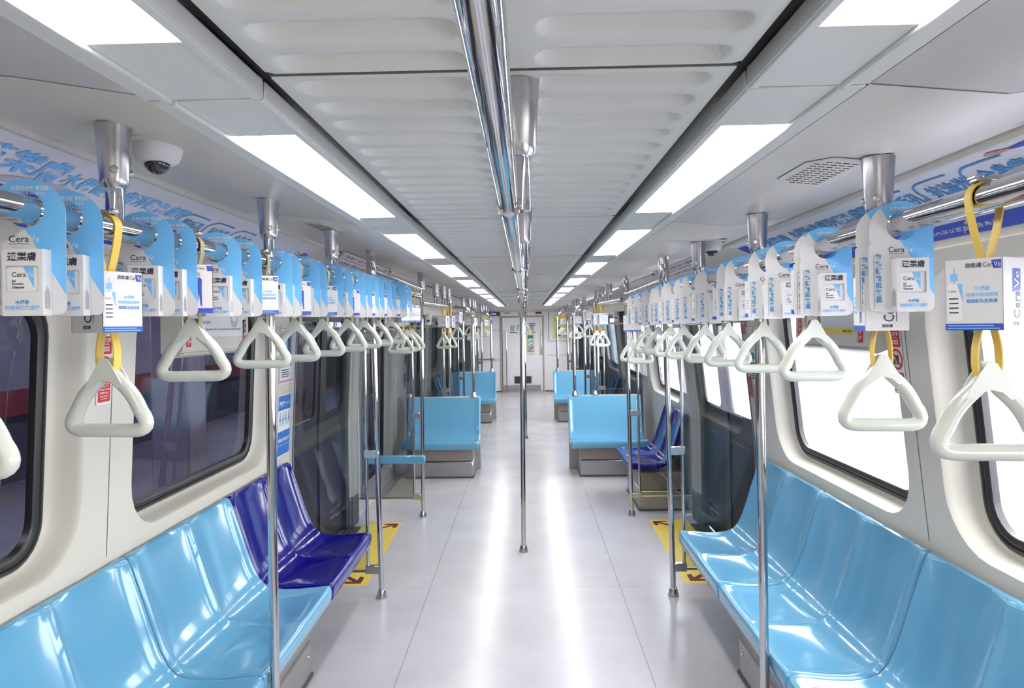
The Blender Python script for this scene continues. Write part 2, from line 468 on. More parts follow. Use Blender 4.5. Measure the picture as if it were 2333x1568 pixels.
for s, nm in ((-1, 'left'), (1, 'right')):
    b = MB()
    for y0, y1, wins in BAYS:
        if isinstance(wins, dict): wins = wins[s]
        b.grid([[(s*1.5, y, z) for z in (0, .9)] for y in (y0, y1)], 'cream', flip=(s > 0))
        zt = COVE[s][0][1]
        holes = []
        low = [w for w in wins if len(w) > 2]
        for w in wins:
            zb = (w[2]-.04) if len(w) > 2 else ZR[0]
            if not low: holes.append(rrect(w[0]-.07, w[1]+.07, zb, ZR[1], .2))
        if low:
            w = low[0]; a, c, zb = w[0]-.07, w[1]+.07, w[2]-.04
            b.v = b.v[:-4]; b.f.pop(); b.mi.pop()
            for q in ([(y0, 0), (y1, 0), (y1, zb), (y0, zb)], [(y0, zb), (a, zb), (a, zt), (y0, zt)], [(c, zb), (y1, zb), (y1, zt), (c, zt)], [(a, ZR[1]), (c, ZR[1]), (c, zt), (a, zt)]):
                for za, zc in ((0, .9), (.9, 3)):
                    lo, hi = max(q[0][1], za), min(q[2][1], zc)
                    if hi > lo: b.add([wallpt(s, q[0][0], lo), wallpt(s, q[1][0], lo), wallpt(s, q[1][0], hi), wallpt(s, q[0][0], hi)], [(0, 1, 2, 3)], 'cream')
        else: b.flat([(y0, .9), (y1, .9), (y1, zt), (y0, zt)], 'cream', holes=holes, fn=lambda y, z: wallpt(s, y, z))
        for w in wins:
            w0, w1 = w[:2]; yc = (w0+w1)/2; hw = (w1-w0)/2; zb = (w[2]-.04) if len(w) > 2 else ZR[0]; rr_ = .2 if len(w) < 3 else .06
            def loop(i, d): return [wallpt(s, yc+p, z, -d) for p, z in rrect(-hw-.07+i, hw+.07-i, zb+i*.55, ZR[1]-i*.62, rr_-i*.7)]
            b.grid([loop(0, 0), loop(.004, .003), loop(.012, .018), loop(.024, .048), loop(.036, .075), loop(.05, .090), loop(.072, .098)], 'cream', closed=True, flip=(s < 0))
            WN += 1; window(s, w0, w1, WN, zb+.038)
    for y in (.72, 2.445 if s < 0 else 2.53):
        b.add([wallpt(s, y+a, z, .0012) for z in (.90, 1.95+DZ[s]*.6) for a in (-.0016, .0016)], [(0, 1, 3, 2)], 'seam')
    struct(b.build('wall_'+nm, angle=45))
b = MB(); b.box(-1.6, 1.6, Y0-.05, Y0, 0, 2.3, 'cream'); struct(b.build('wall_back'))

# ------------------------------------------------------------------ doors
DN = 1
def door(s, y0, y1, idx):
    o = sroot('door_%d' % idx, (s*1.5, (y0+y1)/2, 0)); L = o.location
    def P(y, z, d): return wallpt(s, y, z, d) - L
    zt = 1.90
    prof = [.0, .9, 1.2, 1.5, zt]
    # door leaves with rounded panes
    ym = (y0+y1)/2
    for a, c in ((y0-.02, ym-.012), (ym+.012, y1+.02)):
        f = MB(); hole = rrect(a+.115, c-.115, 1.06, 1.76, .07)
        f.flat([(a, .9), (c, .9), (c, zt+.04), (a, zt+.04)], 'doorsteel', holes=[hole], fn=lambda y, z: P(y, z, -.035))
        f.grid([[P(y, z, -.035) for z in (0.02, .9)] for y in (a, c)], 'doorsteel', flip=(s > 0))
        f.grid([[P(y, z, -.035) for y, z in hole], [P(y, z, -.05) for y, z in hole]], 'rubber', closed=True, flip=(s < 0))
        lf = f.build('door_leaf', o)
        g = MB(); g.add([P(y, z, -.045) for y, z in hole], [tuple(range(len(hole)))], 'glass'); g.build('window_pane', lf)
    f = MB()
    for a, c in ((ym-.052, ym-.001), (ym+.001, ym+.052)):
        f.grid([[P(y, z, d) for z in prof] for y, d in ((a, -.035), (a+.002, -.022), (c-.001, -.022), (c, -.035))], 'rubber', flip=(s > 0))
    f.build('door_seal', o)
    # near jamb strip and far pillar
    f = MB()
    f.grid([[P(y, z, d) for z in prof] for y, d in ((y0-.01, 0), (y0+.004, .002), (y0+.020, -.002), (y0+.020, -.036))], 'rubber', flip=(s > 0))
    f.grid([[P(y, z, d) for z in prof] for y, d in ((y0+.012, -.01), (y0+.06, -.012), (y0+.06, -.036))], 'pillar', flip=(s > 0))
    f.build('door_jamb', o)
    f = MB(); pts = [(y1-.012, -.036), (y1-.012, .010), (y1+.03, .016), (y1+.035, .030), (y1+.13, .034), (y1+.138, .040), (y1+.235, .030), (y1+.245, .020), (y1+.30, .012), (y1+.305, -.004)]
    f.grid([[P(y, z, d) for z in (.26, .9, 1.2, 1.5, zt)] for y, d in pts], 'pillar', flip=(s > 0))
    f.grid([[P(y, z, d-.002) for z in (0, .26)] for y, d in pts], 'darkgrey', flip=(s > 0))
    f.grid([[P(y, z, d-.001) for z in prof] for y, d in ((y1-.09, -.036), (y1-.084, .0), (y1-.014, .004), (y1-.010, -.03))], 'rubber', flip=(s > 0))
    for z in (.45, .75, 1.05, 1.35, 1.6):
        c = P(y1+.01, z, .016); f.lathe([(.006, 0), (.004, .003), (0, .003)], 'steel', c, 8, xf((0,0,0), (0, -s, 0), (0, 0, 1)))
    f.build('door_pillar', o, angle=25)
    f = MB(); f.grid([[(s*x - L.x, y - L.y, z) for x, z in ((1.40, .001), (1.40, .012), (1.54, .014), (1.54, 0))] for y in (y0, y1)], 'darkgrey', flip=(s < 0))
    for k in range(5): f.box(s*(1.415+k*.024)-L.x, s*(1.423+k*.024)-L.x, y0-L.y, y1-L.y, .012, .017, 'steel')
    f.build('door_sill', o)
    f = MB(); z0 = 1.88; pr = [(xw(1.95, s)+.03, z0), (xw(1.95, s)-.012, z0), (xw(1.95, s)-.02, COVE[s][0][1]+.02)]
    f.grid([[(s*x - L.x, y - L.y, z) for x, z in pr] for y in (y0-.1, y1+.32)], 'cream', flip=(s < 0)); f.build('door_header', o)
for s in (-1, 1):
    for y0, y1 in DOORS: DN += 1; door(s, y0, y1, DN)

# ------------------------------------------------------------------ end wall with its door
def endface(b, x0, x1, z0, z1, mat, y=YE, d=.004, bev=.0):
    b.box(x0, x1, y-d, y, z0, z1, mat, bev)
b = MB(); b.box(-1.6, 1.6, YE, YE+.06, 0, 2.3, 'endwall')
b.box(-1.45, -.64, YE-.006, YE, 1.57, 1.578, 'seam'); b.box(-.634, -.628, YE-.006, YE, .02, 2.0, 'seam')
b.box(.56, 1.45, YE-.004, YE, .915, .921, 'seam'); b.box(-1.5, -.6, YE-.02, YE, 0, .02, 'black'); b.box(.51, 1.5, YE-.02, YE, 0, .02, 'black')
struct(b.build('wall_end'))
o = sroot('door_1', (-.045, YE, 0))
b = MB()
for x0, x1 in ((-.565, -.535), (.505, .535)): b.box(x0, x1, -.03, 0, 0, 1.92, 'oframe', .004)
b.box(-.565, .535, -.03, 0, 1.90, 1.935, 'oframe', .004)
b.box(-.535, -.522, -.02, 0, 0, 1.90, 'black'); b.box(.497, .505, -.02, 0, 0, 1.9, 'oframe'); b.box(-.535, .505, -.02, 0, 1.893, 1.9, 'black')
b.box(-.565, .535, -.02, 0, 1.935, 2.04, 'endwall')
b.build('door_frame', o)
b = MB(); b.box(-.522, .497, -.016, 0, .02, 1.893, 'endwall', .003)
b.box(-.50, -.40, -.0165, 0, .02, .16, 'steel'); b.build('door_leaf', o)
b = MB(); b.box(-.51, .44, -.020, -.016, .02, .165, 'steel', .001); b.build('kick_plate', o)
b = MB(); b.box(-.24, .215, -.03, -.016, .20, .40, 'alu', .003); b.box(-.22, .195, -.031, -.029, .215, .385, 'darkgrey')
for k in range(9): b.box(-.22, .195, -.034, -.03, .222+k*.018, .228+k*.018, 'black')
b.build('vent_grille', o)
def bar(b, p, q, r, off, mat='chrome'):
    p, q, off = V(*p), V(*q), V(*off)
    b.tube(fillet([p, p+off, q+off, q], .02), r, mat, 10)
b = MB(); bar(b, (-.425, -.016, 1.55), (-.425, -.016, .03), .013, (0, -.05, 0)); b.build('door_handle', o)
b = MB(); bar(b, (.47, -.016, 1.51), (.47, -.016, .94), .013, (0, -.05, 0)); b.build('door_handle', o)
def poster(name, label, cat, mtx, w, h, bg, group=None, fn=None, t=.002, edge=.0):
    o = bpy.data.objects.new(name, None)
    b = MB(); b.prism(rrect(-w/2, w/2, -h/2, h/2, max(edge, .0005), 4), 0, t, bg)
    if fn: fn(b, t)
    bpy.data.objects.remove(o)
    q = b.build(name); q.matrix_world = mtx; return tag(q, label, cat, group)
def rct(b, x0, x1, y0, y1, mat, z): b.flat([(x0, y0), (x1, y0), (x1, y1), (x0, y1)], mat, z=z)
def disc(b, x, y, r, mat, z, r0=0, n=28):
    o_ = [(x+r*math.cos(2*PI*i/n), y+r*math.sin(2*PI*i/n)) for i in range(n)]
    h = [[(x+r0*math.cos(2*PI*i/n), y+r0*math.sin(2*PI*i/n)) for i in range(n)]] if r0 else []
    b.flat(o_, mat, z=z, holes=h)
def lines(b, x0, x1, y0, y1, n, mat, z, seed=1, h=.45):
    r = random.Random(seed); st = (y1-y0)/n
    for i in range(n):
        w = (x1-x0)*(.7+.3*r.random()); y = y1-st*(i+.5)
        rct(b, x0, x0+w, y-st*h/2, y+st*h/2, mat, z)
EM = lambda x, z, d=.018: xf((x, YE-d, z), (1, 0, 0), (0, 0, 1))
def f1(b, t):
    z = t+.0006
    rct(b, -.33, .33, -.125, -.102, 'green', z)
    for i, (c, c2) in enumerate((('floor_y', 'white'), ('sky', 'white'), ('green', 'white'), ('red', 'white'))):
        x = -.25+i*.165
        rct(b, x-.07, x+.07, -.09, .08, c2, z); rct(b, x-.07, x+.07, .05, .08, c, z+.0005); lines(b, x-.06, x+.06, -.08, .04, 6, 'ink', z+.0005, i)
    rct(b, .16, .33, .1, .12, 'green', z)
poster('notice_strip', 'row of safety notices at the top of the white end door', 'notice', EM(-.05, 1.62), .66, .25, 'endwall', fn=f1)
def f2(b, t):
    z = t+.0006; rct(b, -.075, .075, -.20, .21, 'green', z); 
    for y in (.08, -.02): rct(b, -.065, .065, y-.04, y+.045, 'paper', z+.0006); rct(b, .0, .05, y-.02, y+.0, 'ink', z+.001); rct(b, -.055, -.03, y+.02, y+.035, 'ink', z+.001)
    rct(b, -.065, .065, -.19, -.07, 'pgrey', z+.0006)
    b.flat([(-.04, -.15), (-.03, -.17), (.065, -.10), (.065, -.07)], 'red', z=z+.001); rct(b, -.075, .075, -.21, -.2, 'red', z+.001)
poster('notice_box', 'cream box with green instruction sign on the white end door', 'notice box', EM(.145, 1.225), .22, .53, 'creambox', fn=f2, t=.03, edge=.01)
def led(name, label, x, z, w, h, bg, txt=None, tm='ledtext'):
    def fn(b, t):
        if txt: b.text(txt, h*.62, tm, bold=.03, z=t+.0006)
    poster(name, label, 'display', EM(x, z, .025), w, h, bg, fn=fn, t=.02, edge=.004)
led('number_display', 'dark display showing blue digits on end wall left of the door', -.79, 1.985, .36, .095, 'led', '1010')
led('vent_cover', 'small grey slot plate over the end door', -.43, 2.0, .15, .035, 'pillar')
led('exit_sign', 'small green framed sign above the end door centre', -.045, 1.985, .19, .075, 'green', 'EXIT', 'exit')
led('warning_plate', 'small dark red plate over the right of the end door', .36, 2.0, .15, .045, 'dkred')
b = MB(); b.box(.62, 1.38, YE-.012, YE, 1.28, 2.02, 'endwall', .005); b.box(.61, .62, YE-.008, YE, 1.27, 2.03, 'seam'); b.box(.61, 1.39, YE-.008, YE, 1.27, 1.28, 'seam'); b.box(.655, .665, YE-.02, YE-.01, 1.62, 1.65, 'darkgrey')
q = b.build('wall_cabinet'); tag(q, 'flush white cabinet door in the end wall on the right', 'cabinet')
def f3(b, t):
    z = t+.0006; rct(b, -.19, .19, -.28, .28, 'lime', z); rct(b, -.13, .15, -.26, .2, 'paper', z+.0006)
    for i in range(2):
        for j in range(3): rct(b, -.12+i*.14, -.01+i*.13, -.24+j*.15, -.14+j*.15, 'darkgrey', z+.0012)
poster('wall_poster', 'framed lime green poster on the right end wall cabinet', 'poster', EM(.93, 1.63, .014), .44, .62, 'creambox', fn=f3, t=.006)
b = MB(); bar(b, (-1.22, YE, .84), (-.69, YE, .84), .015, (0, -.06, 0)); tag(b.build('grab_rail'), 'short horizontal grab rail on the end wall left of the door', 'rail')

# ------------------------------------------------------------------ seats
def seat_shell(mat, L, lobes=2):
    prof = [(.957, .352), (.948, .362), (.944, .40), (.945, .426), (.953, .438), (.968, .442), (1.02, .438), (1.10, .430), (1.18, .428), (1.235, .435), (1.275, .452), (1.305, .485), (1.33, .535), (1.36, .62), (1.395, .73), (1.425, .82), (1.442, .866), (1.452, .879), (1.463, .883), (1.478, .880), (1.486, .865)]
    D = [0, 0, 0, 0, .002, .006, .014, .021, .024, .025, .026, .028, .029, .030, .029, .027, .022, .017, .010, .003, 0]
    nn = []
    for i in range(len(prof)):
        a = prof[max(0, i-1)]; c = prof[min(len(prof)-1, i+1)]; t = V(c[0]-a[0], c[1]-a[1]).normalized(); nn.append((-t.y, t.x))
    S = [0, .004, .010, .018, .03, .05, .08] + [.08+(L-.16)*i/34 for i in range(1, 34)] + [L-.08, L-.05, L-.03, L-.018, L-.010, L-.004, L]
    rows = []
    for sv in S:
        e = min(sv, L-sv); g = (abs(math.sin(2*PI*sv/L))**.55 if lobes == 2 else .8*math.sin(PI*sv/L)**.3) if e > .0 else 0
        m = abs(sv-L/2); ridge = .35*math.exp(-(m/.012)**2)
        if e < .05: g *= max(0, (e-.012)/.038) if e > .012 else 0
        ed = -.012*max(0, 1-e/.014)**2
        row = []
        for (x, z), n_, d in zip(prof, nn, D):
            off = -d*g + ed
            row.append((x + n_[0]*off, sv, z + n_[1]*off))
        rows.append(row)
    b = MB(); b.grid(rows, mat, flip=True)
    th = .034
    low = [(x - n_[0]*th if z > .45 and x > 1.2 else x, min(z - .055 if x < 1.2 else z - n_[1]*th, z) if not (x < .95) else z) for (x, z), n_ in zip(prof, nn)]
    low = []
    for i, ((x, z), n_) in enumerate(zip(prof, nn)):
        if i <= 3: low.append((x+.012+.004*i, .352))
        elif x < 1.22: low.append((x, min(.385, z-.03)))
        else: low.append((min(x + .034*max(0., -n_[0]), 1.492), z - .034*max(0., n_[1])))
    for sv, fl in ((0, False), (L, True)):
        top = rows[0] if not fl else rows[-1]
        lo = [(x, sv, z) for x, z in low]
        b.grid([top, lo], mat, flip=not fl)
    b.grid([[(x, sv, z) for x, z in low] for sv in (0, L)], mat, flip=False)
    return b
SEATL = .858
_sh = {}
def seat(label, mat, mtx, cat='seat', group=None, L=SEATL):
    k = (mat, L)
    if k not in _sh:
        o = seat_shell(mat, L).build('double_seat', angle=50); _sh[k] = o
    else:
        o = _sh[k].copy(); COL.objects.link(o)
    o.matrix_world = mtx; return tag(o, label, cat, group)
def seat_l(y): return Matrix(((-1, 0, 0, 0), (0, -1, 0, y+SEATL), (0, 0, 1, 0), (0, 0, 0, 1)))      # turned round for the left wall
def seat_r(y): return Matrix.Translation((.006, y, 0))
for i, (y, c, lab) in enumerate(((3.375, 'navy', 'navy blue moulded double seat at far end of the left bench'), (2.507, 'blue', 'light blue moulded double seat in the middle of the left bench'), (1.639, 'blue', 'light blue moulded double seat at near end of the left bench'))):
    seat(lab, c, seat_l(y), group='left bench seats')
for i, (y, lab) in enumerate(((3.355, 'light blue moulded double seat at far end of the right bench'), (2.487, 'light blue moulded double seat in the middle of the right bench'), (1.619, 'light blue moulded double seat at near end of the right bench'))):
    seat(lab, 'blue', seat_r(y), group='right bench seats')
def pedestal(label, x0, x1, y0, y1, face='x', s=1, group=None):
    o = thing('seat_pedestal', label, 'seat base', ((x0+x1)/2, (y0+y1)/2, 0), group=group); L = o.location
    b = MB(); b.box(x0-L.x, x1-L.x, y0-L.y, y1-L.y, 0.19, .350, 'steelw', .006); b.build('upper_panel', o)
    b = MB(); b.box(x0-.004-L.x, x1+.004-L.x, y0-.004-L.y, y1+.004-L.y, .002, .186, 'steel', .012); b.box(x0-.012-L.x, x1+.012-L.x, y0-.012-L.y, y1+.012-L.y, 0, .02, 'darkgrey', .004); b.build('lower_panel', o)
    for px_ in ((x1,) if x1 < 0 else (x0,)):
        for z in (.31, .12):
            b = MB(); b.lathe([(.009, 0), (.007, .004), (0, .004)], 'chrome', (px_-L.x + (-.005 if px_ == x0 else .005), y1-.05-L.y, z), 10, xf((0, 0, 0), (0, 1, 0), (0, 0, 1) if px_ == x1 else (0, 0, -1))); b.build('screw', o)
    return o
pedestal('steel pedestal under the left bench of blue seats', -1.46, -1.05, 1.0, 3.34)
pedestal('steel pedestal under the right bench of blue seats', 1.05, 1.46, 1.0, 3.34)
# cross seats facing the camera and side seats beyond the first doors
def cross(s, yf, lab, which):
    x0 = s*.51 if s > 0 else -(.51+SEATL)
    # local shell: x = depth (0.945 front), y = along; turn so that the front looks to -Y
    m = Matrix(((0, 1, 0, x0), (1, 0, 0, yf-.945), (0, 0, 1, -.02), (0, 0, 0, 1)))
    m = m @ Matrix(((1, 0, 0, 0), (0, 1, 0, 0), (0, 0, 1, 0), (0, 0, 0, 1)))
    return m
_c = {}
def cross_seat(s, yf, lab, group):
    if 'c' not in _c:
        b = seat_shell('blue', SEATL, 1); b.v = [(y, x-.945, z-.02) for x, y, z in b.v]; b.f = [tuple(reversed(f)) for f in b.f]
        o = b.build('double_seat', angle=50); _c['c'] = o
    else:
        o = _c['c'].copy(); COL.objects.link(o)
    o.location = ((.515 if s > 0 else -.515-SEATL), yf, 0); return tag(o, lab, 'seat', group)
for s, nm in ((-1, 'left'), (1, 'right')):
    cross_seat(s, 7.56, 'light blue double seat facing the camera beside the aisle, nearer one on the %s' % nm, 'cross seats')
    pedestal('steel pedestal under the nearer camera-facing seat on the %s' % nm, *((-1.33, -.585) if s < 0 else (.625, 1.35)), 7.66, 8.02)
    cross_seat(s, 11.85, 'small distant light blue seat facing the camera, farther one on the %s' % nm, 'cross seats')
    pedestal('distant steel pedestal under the farther camera-facing seat on the %s' % nm, *((-1.33, -.60) if s < 0 else (.59, 1.35)), 11.92, 12.3)
seat('navy blue side seat behind the glass partition past the right door', 'navy', seat_r(6.21))
pedestal('steel pedestal under the navy side seat past the right door', 1.05, 1.46, 6.24, 7.0)
seat('distant light blue side seat near the right window past the cross seat', 'blue', seat_r(10.5), group='distant side seats')
seat('distant light blue side seat near the left end of the carriage', 'blue', seat_l(10.9), group='distant side seats')
seat('distant light blue seat against the left wall by the end wall', 'blue', seat_l(15.6), group='distant side seats')
# back boxes behind the cross seats
for s, nm in ((-1, 'left'), (1, 'right')):
    for yb, w in ((8.11, 'nearer'), (12.40, 'farther')):
        b = MB(); x0, x1 = (.525, 1.38)
        b.box(s*x0, s*x1, yb-.003, yb+.07, .0, .865, 'pillar', .01)
        q = b.build('seat_back_panel'); tag(q, 'grey rear panel behind the %s cross seat on the %s' % (w, nm), 'panel')

# ------------------------------------------------------------------ hand rails
def zl(y): return 1.953 + (y-1.2)*.0086
def zr(y): return 1.952 - (y-1.2)*.0118
RX = {-1: -.92, 1: .93}
RZ = {-1: zl, 1: zr}
def post(b, x, y, ztop, zrail, scrs, n=22, k=1., side=1):
    h = .145*k
    b.lathe([(.040*k, 0), (.0395*k, -.004), (.038*k, -.02), (.0315*k, -h+.02), (.029*k, -h+.008), (.024*k, -h), (.0, -h)], 'alu', (x, y, ztop), n)
    b.tube([(x, y, ztop-h+.005), (x, y, zrail)], .0195*k, 'chrome', 14)
    for a in ((-1.03, .7) if side < 0 else (-2.1, 2.5)):
        c = V(x+math.cos(a)*.034*k, y+math.sin(a)*.034*k, ztop-h*.74)
        scr = MB(); scrs.append(scr)
        scr.lathe([(.0095*k, -.004), (.0095*k, .003), (.007*k, .005), (.0045*k, .005), (.004*k, .002), (0, .002)], 'steel', c, 12, xf((0, 0, 0), (-math.sin(a), math.cos(a), 0), (0, 0, 1)))
def handrail(label, path, r, posts, group=None, ztop=None, joints=()):
    o = thing('handrail', label, 'handrail', path[0], group=group); L = o.location
    b = MB(); b.tube([V(*p)-L for p in path], r, 'chrome', 22); 
    b.build('rail_tube', o)
    for x, y, zt, zr_ in posts:
        p = MB(); sc = []; post(p, 0, 0, zt-zr_, 0, sc, side=(-1 if x < -.3 else 1))
        q = p.build('support_post', o, V(x, y, zr_)-L); [k_.build('screw', q) for k_ in sc]
    for x, y, z in joints:
        p = MB(); p.tube([(0, -.012, 0), (0, -.008, 0), (0, .008, 0), (0, .012, 0)], lambda i: r+.005 if i in (1, 2) else r, 'chrome', 20); p.build('joint_ring', o, V(x, y, z)-L)
    return o
handrail('long chrome handrail above the left bench carrying hang tags and straps', [(-.92, y, zl(y)) for y in (.25, 2, 4, 6.10)], .0275,
         [(-.92, 1.575, 2.197, zl(1.575)), (-.92, 2.53, 2.197, zl(2.53)), (-.92, 3.36, 2.197, zl(3.36))])
handrail('long chrome handrail above the right bench carrying hang tags and straps', [(.93, y, zr(y)) for y in (.25, 2, 4, 6.07)], .0275,
         [(.93, 1.741, 2.125, zr(1.741)), (.93, 2.64, 2.125, zr(2.64)), (.93, 3.53, 2.125, zr(3.53))])
zc = lambda y: 1.93
handrail('thick chrome ceiling handrail along the centre of the carriage', [(.008, y, 1.93) for y in (-.6, 5.2, 10.25)], .0175,
         [(.028, y, 2.175, 1.93) for y in (1.27, 2.65, 4.0, 6.5, 7.9, 9.2)], joints=[(.008, y, 1.93) for y in (1.2, 2.55, 3.9, 6.4, 7.8)])
# door-zone rails joining the partition poles, with the sockets' curved ends
def doorrail(s, ya, yb, za, zb, lab, xa, xb, zc_):
    o = thing('handrail', lab, 'handrail', (xa, ya, za)); L = o.location
    b = MB(); pts = [(xa-s*.012, ya-.035, zc_(0)-.035), (xa-s*.012, ya-.045, za+.05), (xa-s*.012, ya-.02, za), (xa, ya+.1, za), (xb, yb-.1, zb), (xb-s*.012, yb-.02, zb), (xb-s*.012, yb-.05, zb+.05), (xb-s*.012, yb-.035, zc_(1)-.02)]
    b.tube([p-L for p in fillet(pts, .05)], .0165, 'chrome', 14); b.build('rail_tube', o)
doorrail(-1, 4.31, 6.12, 2.08, 2.05, 'thin chrome rail high across the first left doorway', -.935, -.905, lambda k: 2.19)
doorrail(1, 4.31, 6.10, 1.985, 1.975, 'thin chrome rail high across the first right doorway', .905, .93, lambda k: 2.11)
# floor poles
def pole(label, xb, y, xt, zt, r=.0175, socket=True, zb=0., group=None, sock_len=.155):
    o = thing('grab_pole', label, 'pole', (xb, y, zb), group=group)
    b = MB(); b.tube([(0, 0, .01), ((xt-xb), 0, zt-zb)], r, 'chrome', 18); b.build('pole_tube', o)
    b = MB(); b.lathe([(.034, 0), (.034, .006), (.024, .045), (.022, .05), (r, .052)], 'alu', (0, 0, 0), 20); b.build('base_cup', o)
    if socket:
        b = MB(); k = xt-xb; b.lathe([(.031, 0), (.031, -sock_len+.006), (.029, -sock_len), (r, -sock_len-.001)], 'alu', (k, 0, zt-zb), 22); b.build('ceiling_socket', o)
    return o
pole('chrome pole rising beside the middle seat of the left bench', -.924, 2.53, -.92, zl(2.53), socket=False)
pole('chrome pole rising beside the middle seat of the right bench', .931, 2.64, .93, zr(2.64), socket=False)
pole('chrome pole on the near side of the first left doorway', -.905, 4.31, -.94, 2.205)
pole('chrome pole on the near side of the first right doorway', .935, 4.305, .905, 2.13)
pole('chrome pole on the far side of the first left doorway', -.918, 6.13, -.90, 2.20)
pole('chrome pole on the far side of the first right doorway', .953, 6.10, .927, 2.13)
pole('chrome pole standing in the middle of the aisle, nearer one', -.009, 5.16, .008, 1.93, socket=False, r=.0175)
pole('distant chrome pole in the middle of the aisle just behind the nearer one', .012, 10.25, .012, 1.93, socket=False)
b = MB()
b.box(-.022, .038, 5.135, 5.185, 1.88, 1.945, 'chrome', .008); tag(b.build('pole_bracket'), 'chrome bracket joining the aisle pole to the centre handrail', 'bracket')
# glass partitions
def partition(s, y, lab, x0, group=None, xw_=1.46, gm='pglass'):
    o = thing('glass_partition', lab, 'partition', (s*x0, y, 0), group=group); q = lambda x: s*x - s*x0
    b = MB(); b.tube([(q(x0+.075), 0, .16), (q(x0+.075), 0, 1.70)], .0105, 'chrome', 12); b.build('thin_post', o)
    b = MB(); b.box(q(x0+.082), q(xw_+.02), -.004, .004, .17, 1.69, gm); b.build('glass_pane', o)
    b = MB(); b.tube([(q(x0+.06), 0, 1.70), (q(xw_), 0, 1.72)], .011, 'steel', 10); b.build('top_rail', o)
    b = MB(); b.tube([(q(x0+.06), 0, .168), (q(xw_+.03), 0, .168)], .009, 'steel', 10); b.build('bottom_rail', o)
    for z in (.91, .18, 1.66):
        b = MB(); b.box(q(x0-.008), q(x0+.09), -.016, .016, z-.026, z+.026, 'alu', .004); b.build('clamp', o)
    return o
partition(-1, 4.31, 'glass partition with thin post before the first left doorway', .915)
partition(1, 4.305, 'glass partition with thin post before the first right doorway', .93)
pt = partition(-1, 6.13, 'glass partition with thin post and light blue cross bar after the first left doorway', .918, gm='dark_pglass')
b = MB(); b.box(-.51, .035, -.055, -.022, .483, .562, 'blue', .012); q = b.build('cross_bar', pt); q['label'] = 'light blue horizontal bar'
partition(1, 6.10, 'glass partition with thin post after the first right doorway', .95)
FAR = [(8.52, 'before the second'), (10.38, 'after the second'), (12.78, 'before the third'), (14.64, 'after the third')]
for y, w in FAR:
    for s, nm in ((-1, 'left'), (1, 'right')):
        pole('distant chrome pole %s %s doorway' % (w, nm), s*.925, y, s*.92, 2.15)
        partition(s, y, 'distant glass partition %s %s doorway' % (w, nm), .925, gm='dark_pglass')
# rails over the cross seats with their seat-top poles
for s, nm in ((-1, 'left'), (1, 'right')):
    for k, (ya, yc, yb, w) in enumerate(((6.12, 8.1, 8.52, 'nearer'), (10.38, 12.4, 12.78, 'farther'))):
        o = handrail('chrome handrail over the %s cross seat on the %s' % (w, nm), [(s*.90, ya+.02, 1.925), (s*.87, yc-.5, 1.935), (s*.90, yb-.02, 1.93)], .021,
                     [(s*.91, ya+1.05, 2.16, 1.93), (s*.895, ya+1.6, 2.16, 1.93), (s*.90, ya+2.15, 2.16, 1.93)])
        z0 = .885
        o = thing('seat_top_pole', 'bent chrome pole standing on the %s cross seat back on the %s' % (w, nm), 'pole', (s*.60, yc, .865))
        b = MB(); b.tube(fillet([(0, 0, .01), (0, 0, 1.055), (s*.28, 0, 1.065)], .17, 10), .019, 'chrome', 16); b.build('pole_tube', o)
        b = MB(); b.lathe([(.036, 0), (.034, .008), (.025, .055), (.019, .057)], 'alu', (0, 0, 0), 18); b.build('base_cup', o)
        if k == 0:
            pole('short chrome pole on the outer corner of the %s cross seat back' % nm, s*(.845 if s > 0 else 1.37), yc+.035, s*(.845 if s > 0 else 1.33), 1.93 if s > 0 else 1.5, r=.013, socket=False, zb=.865)

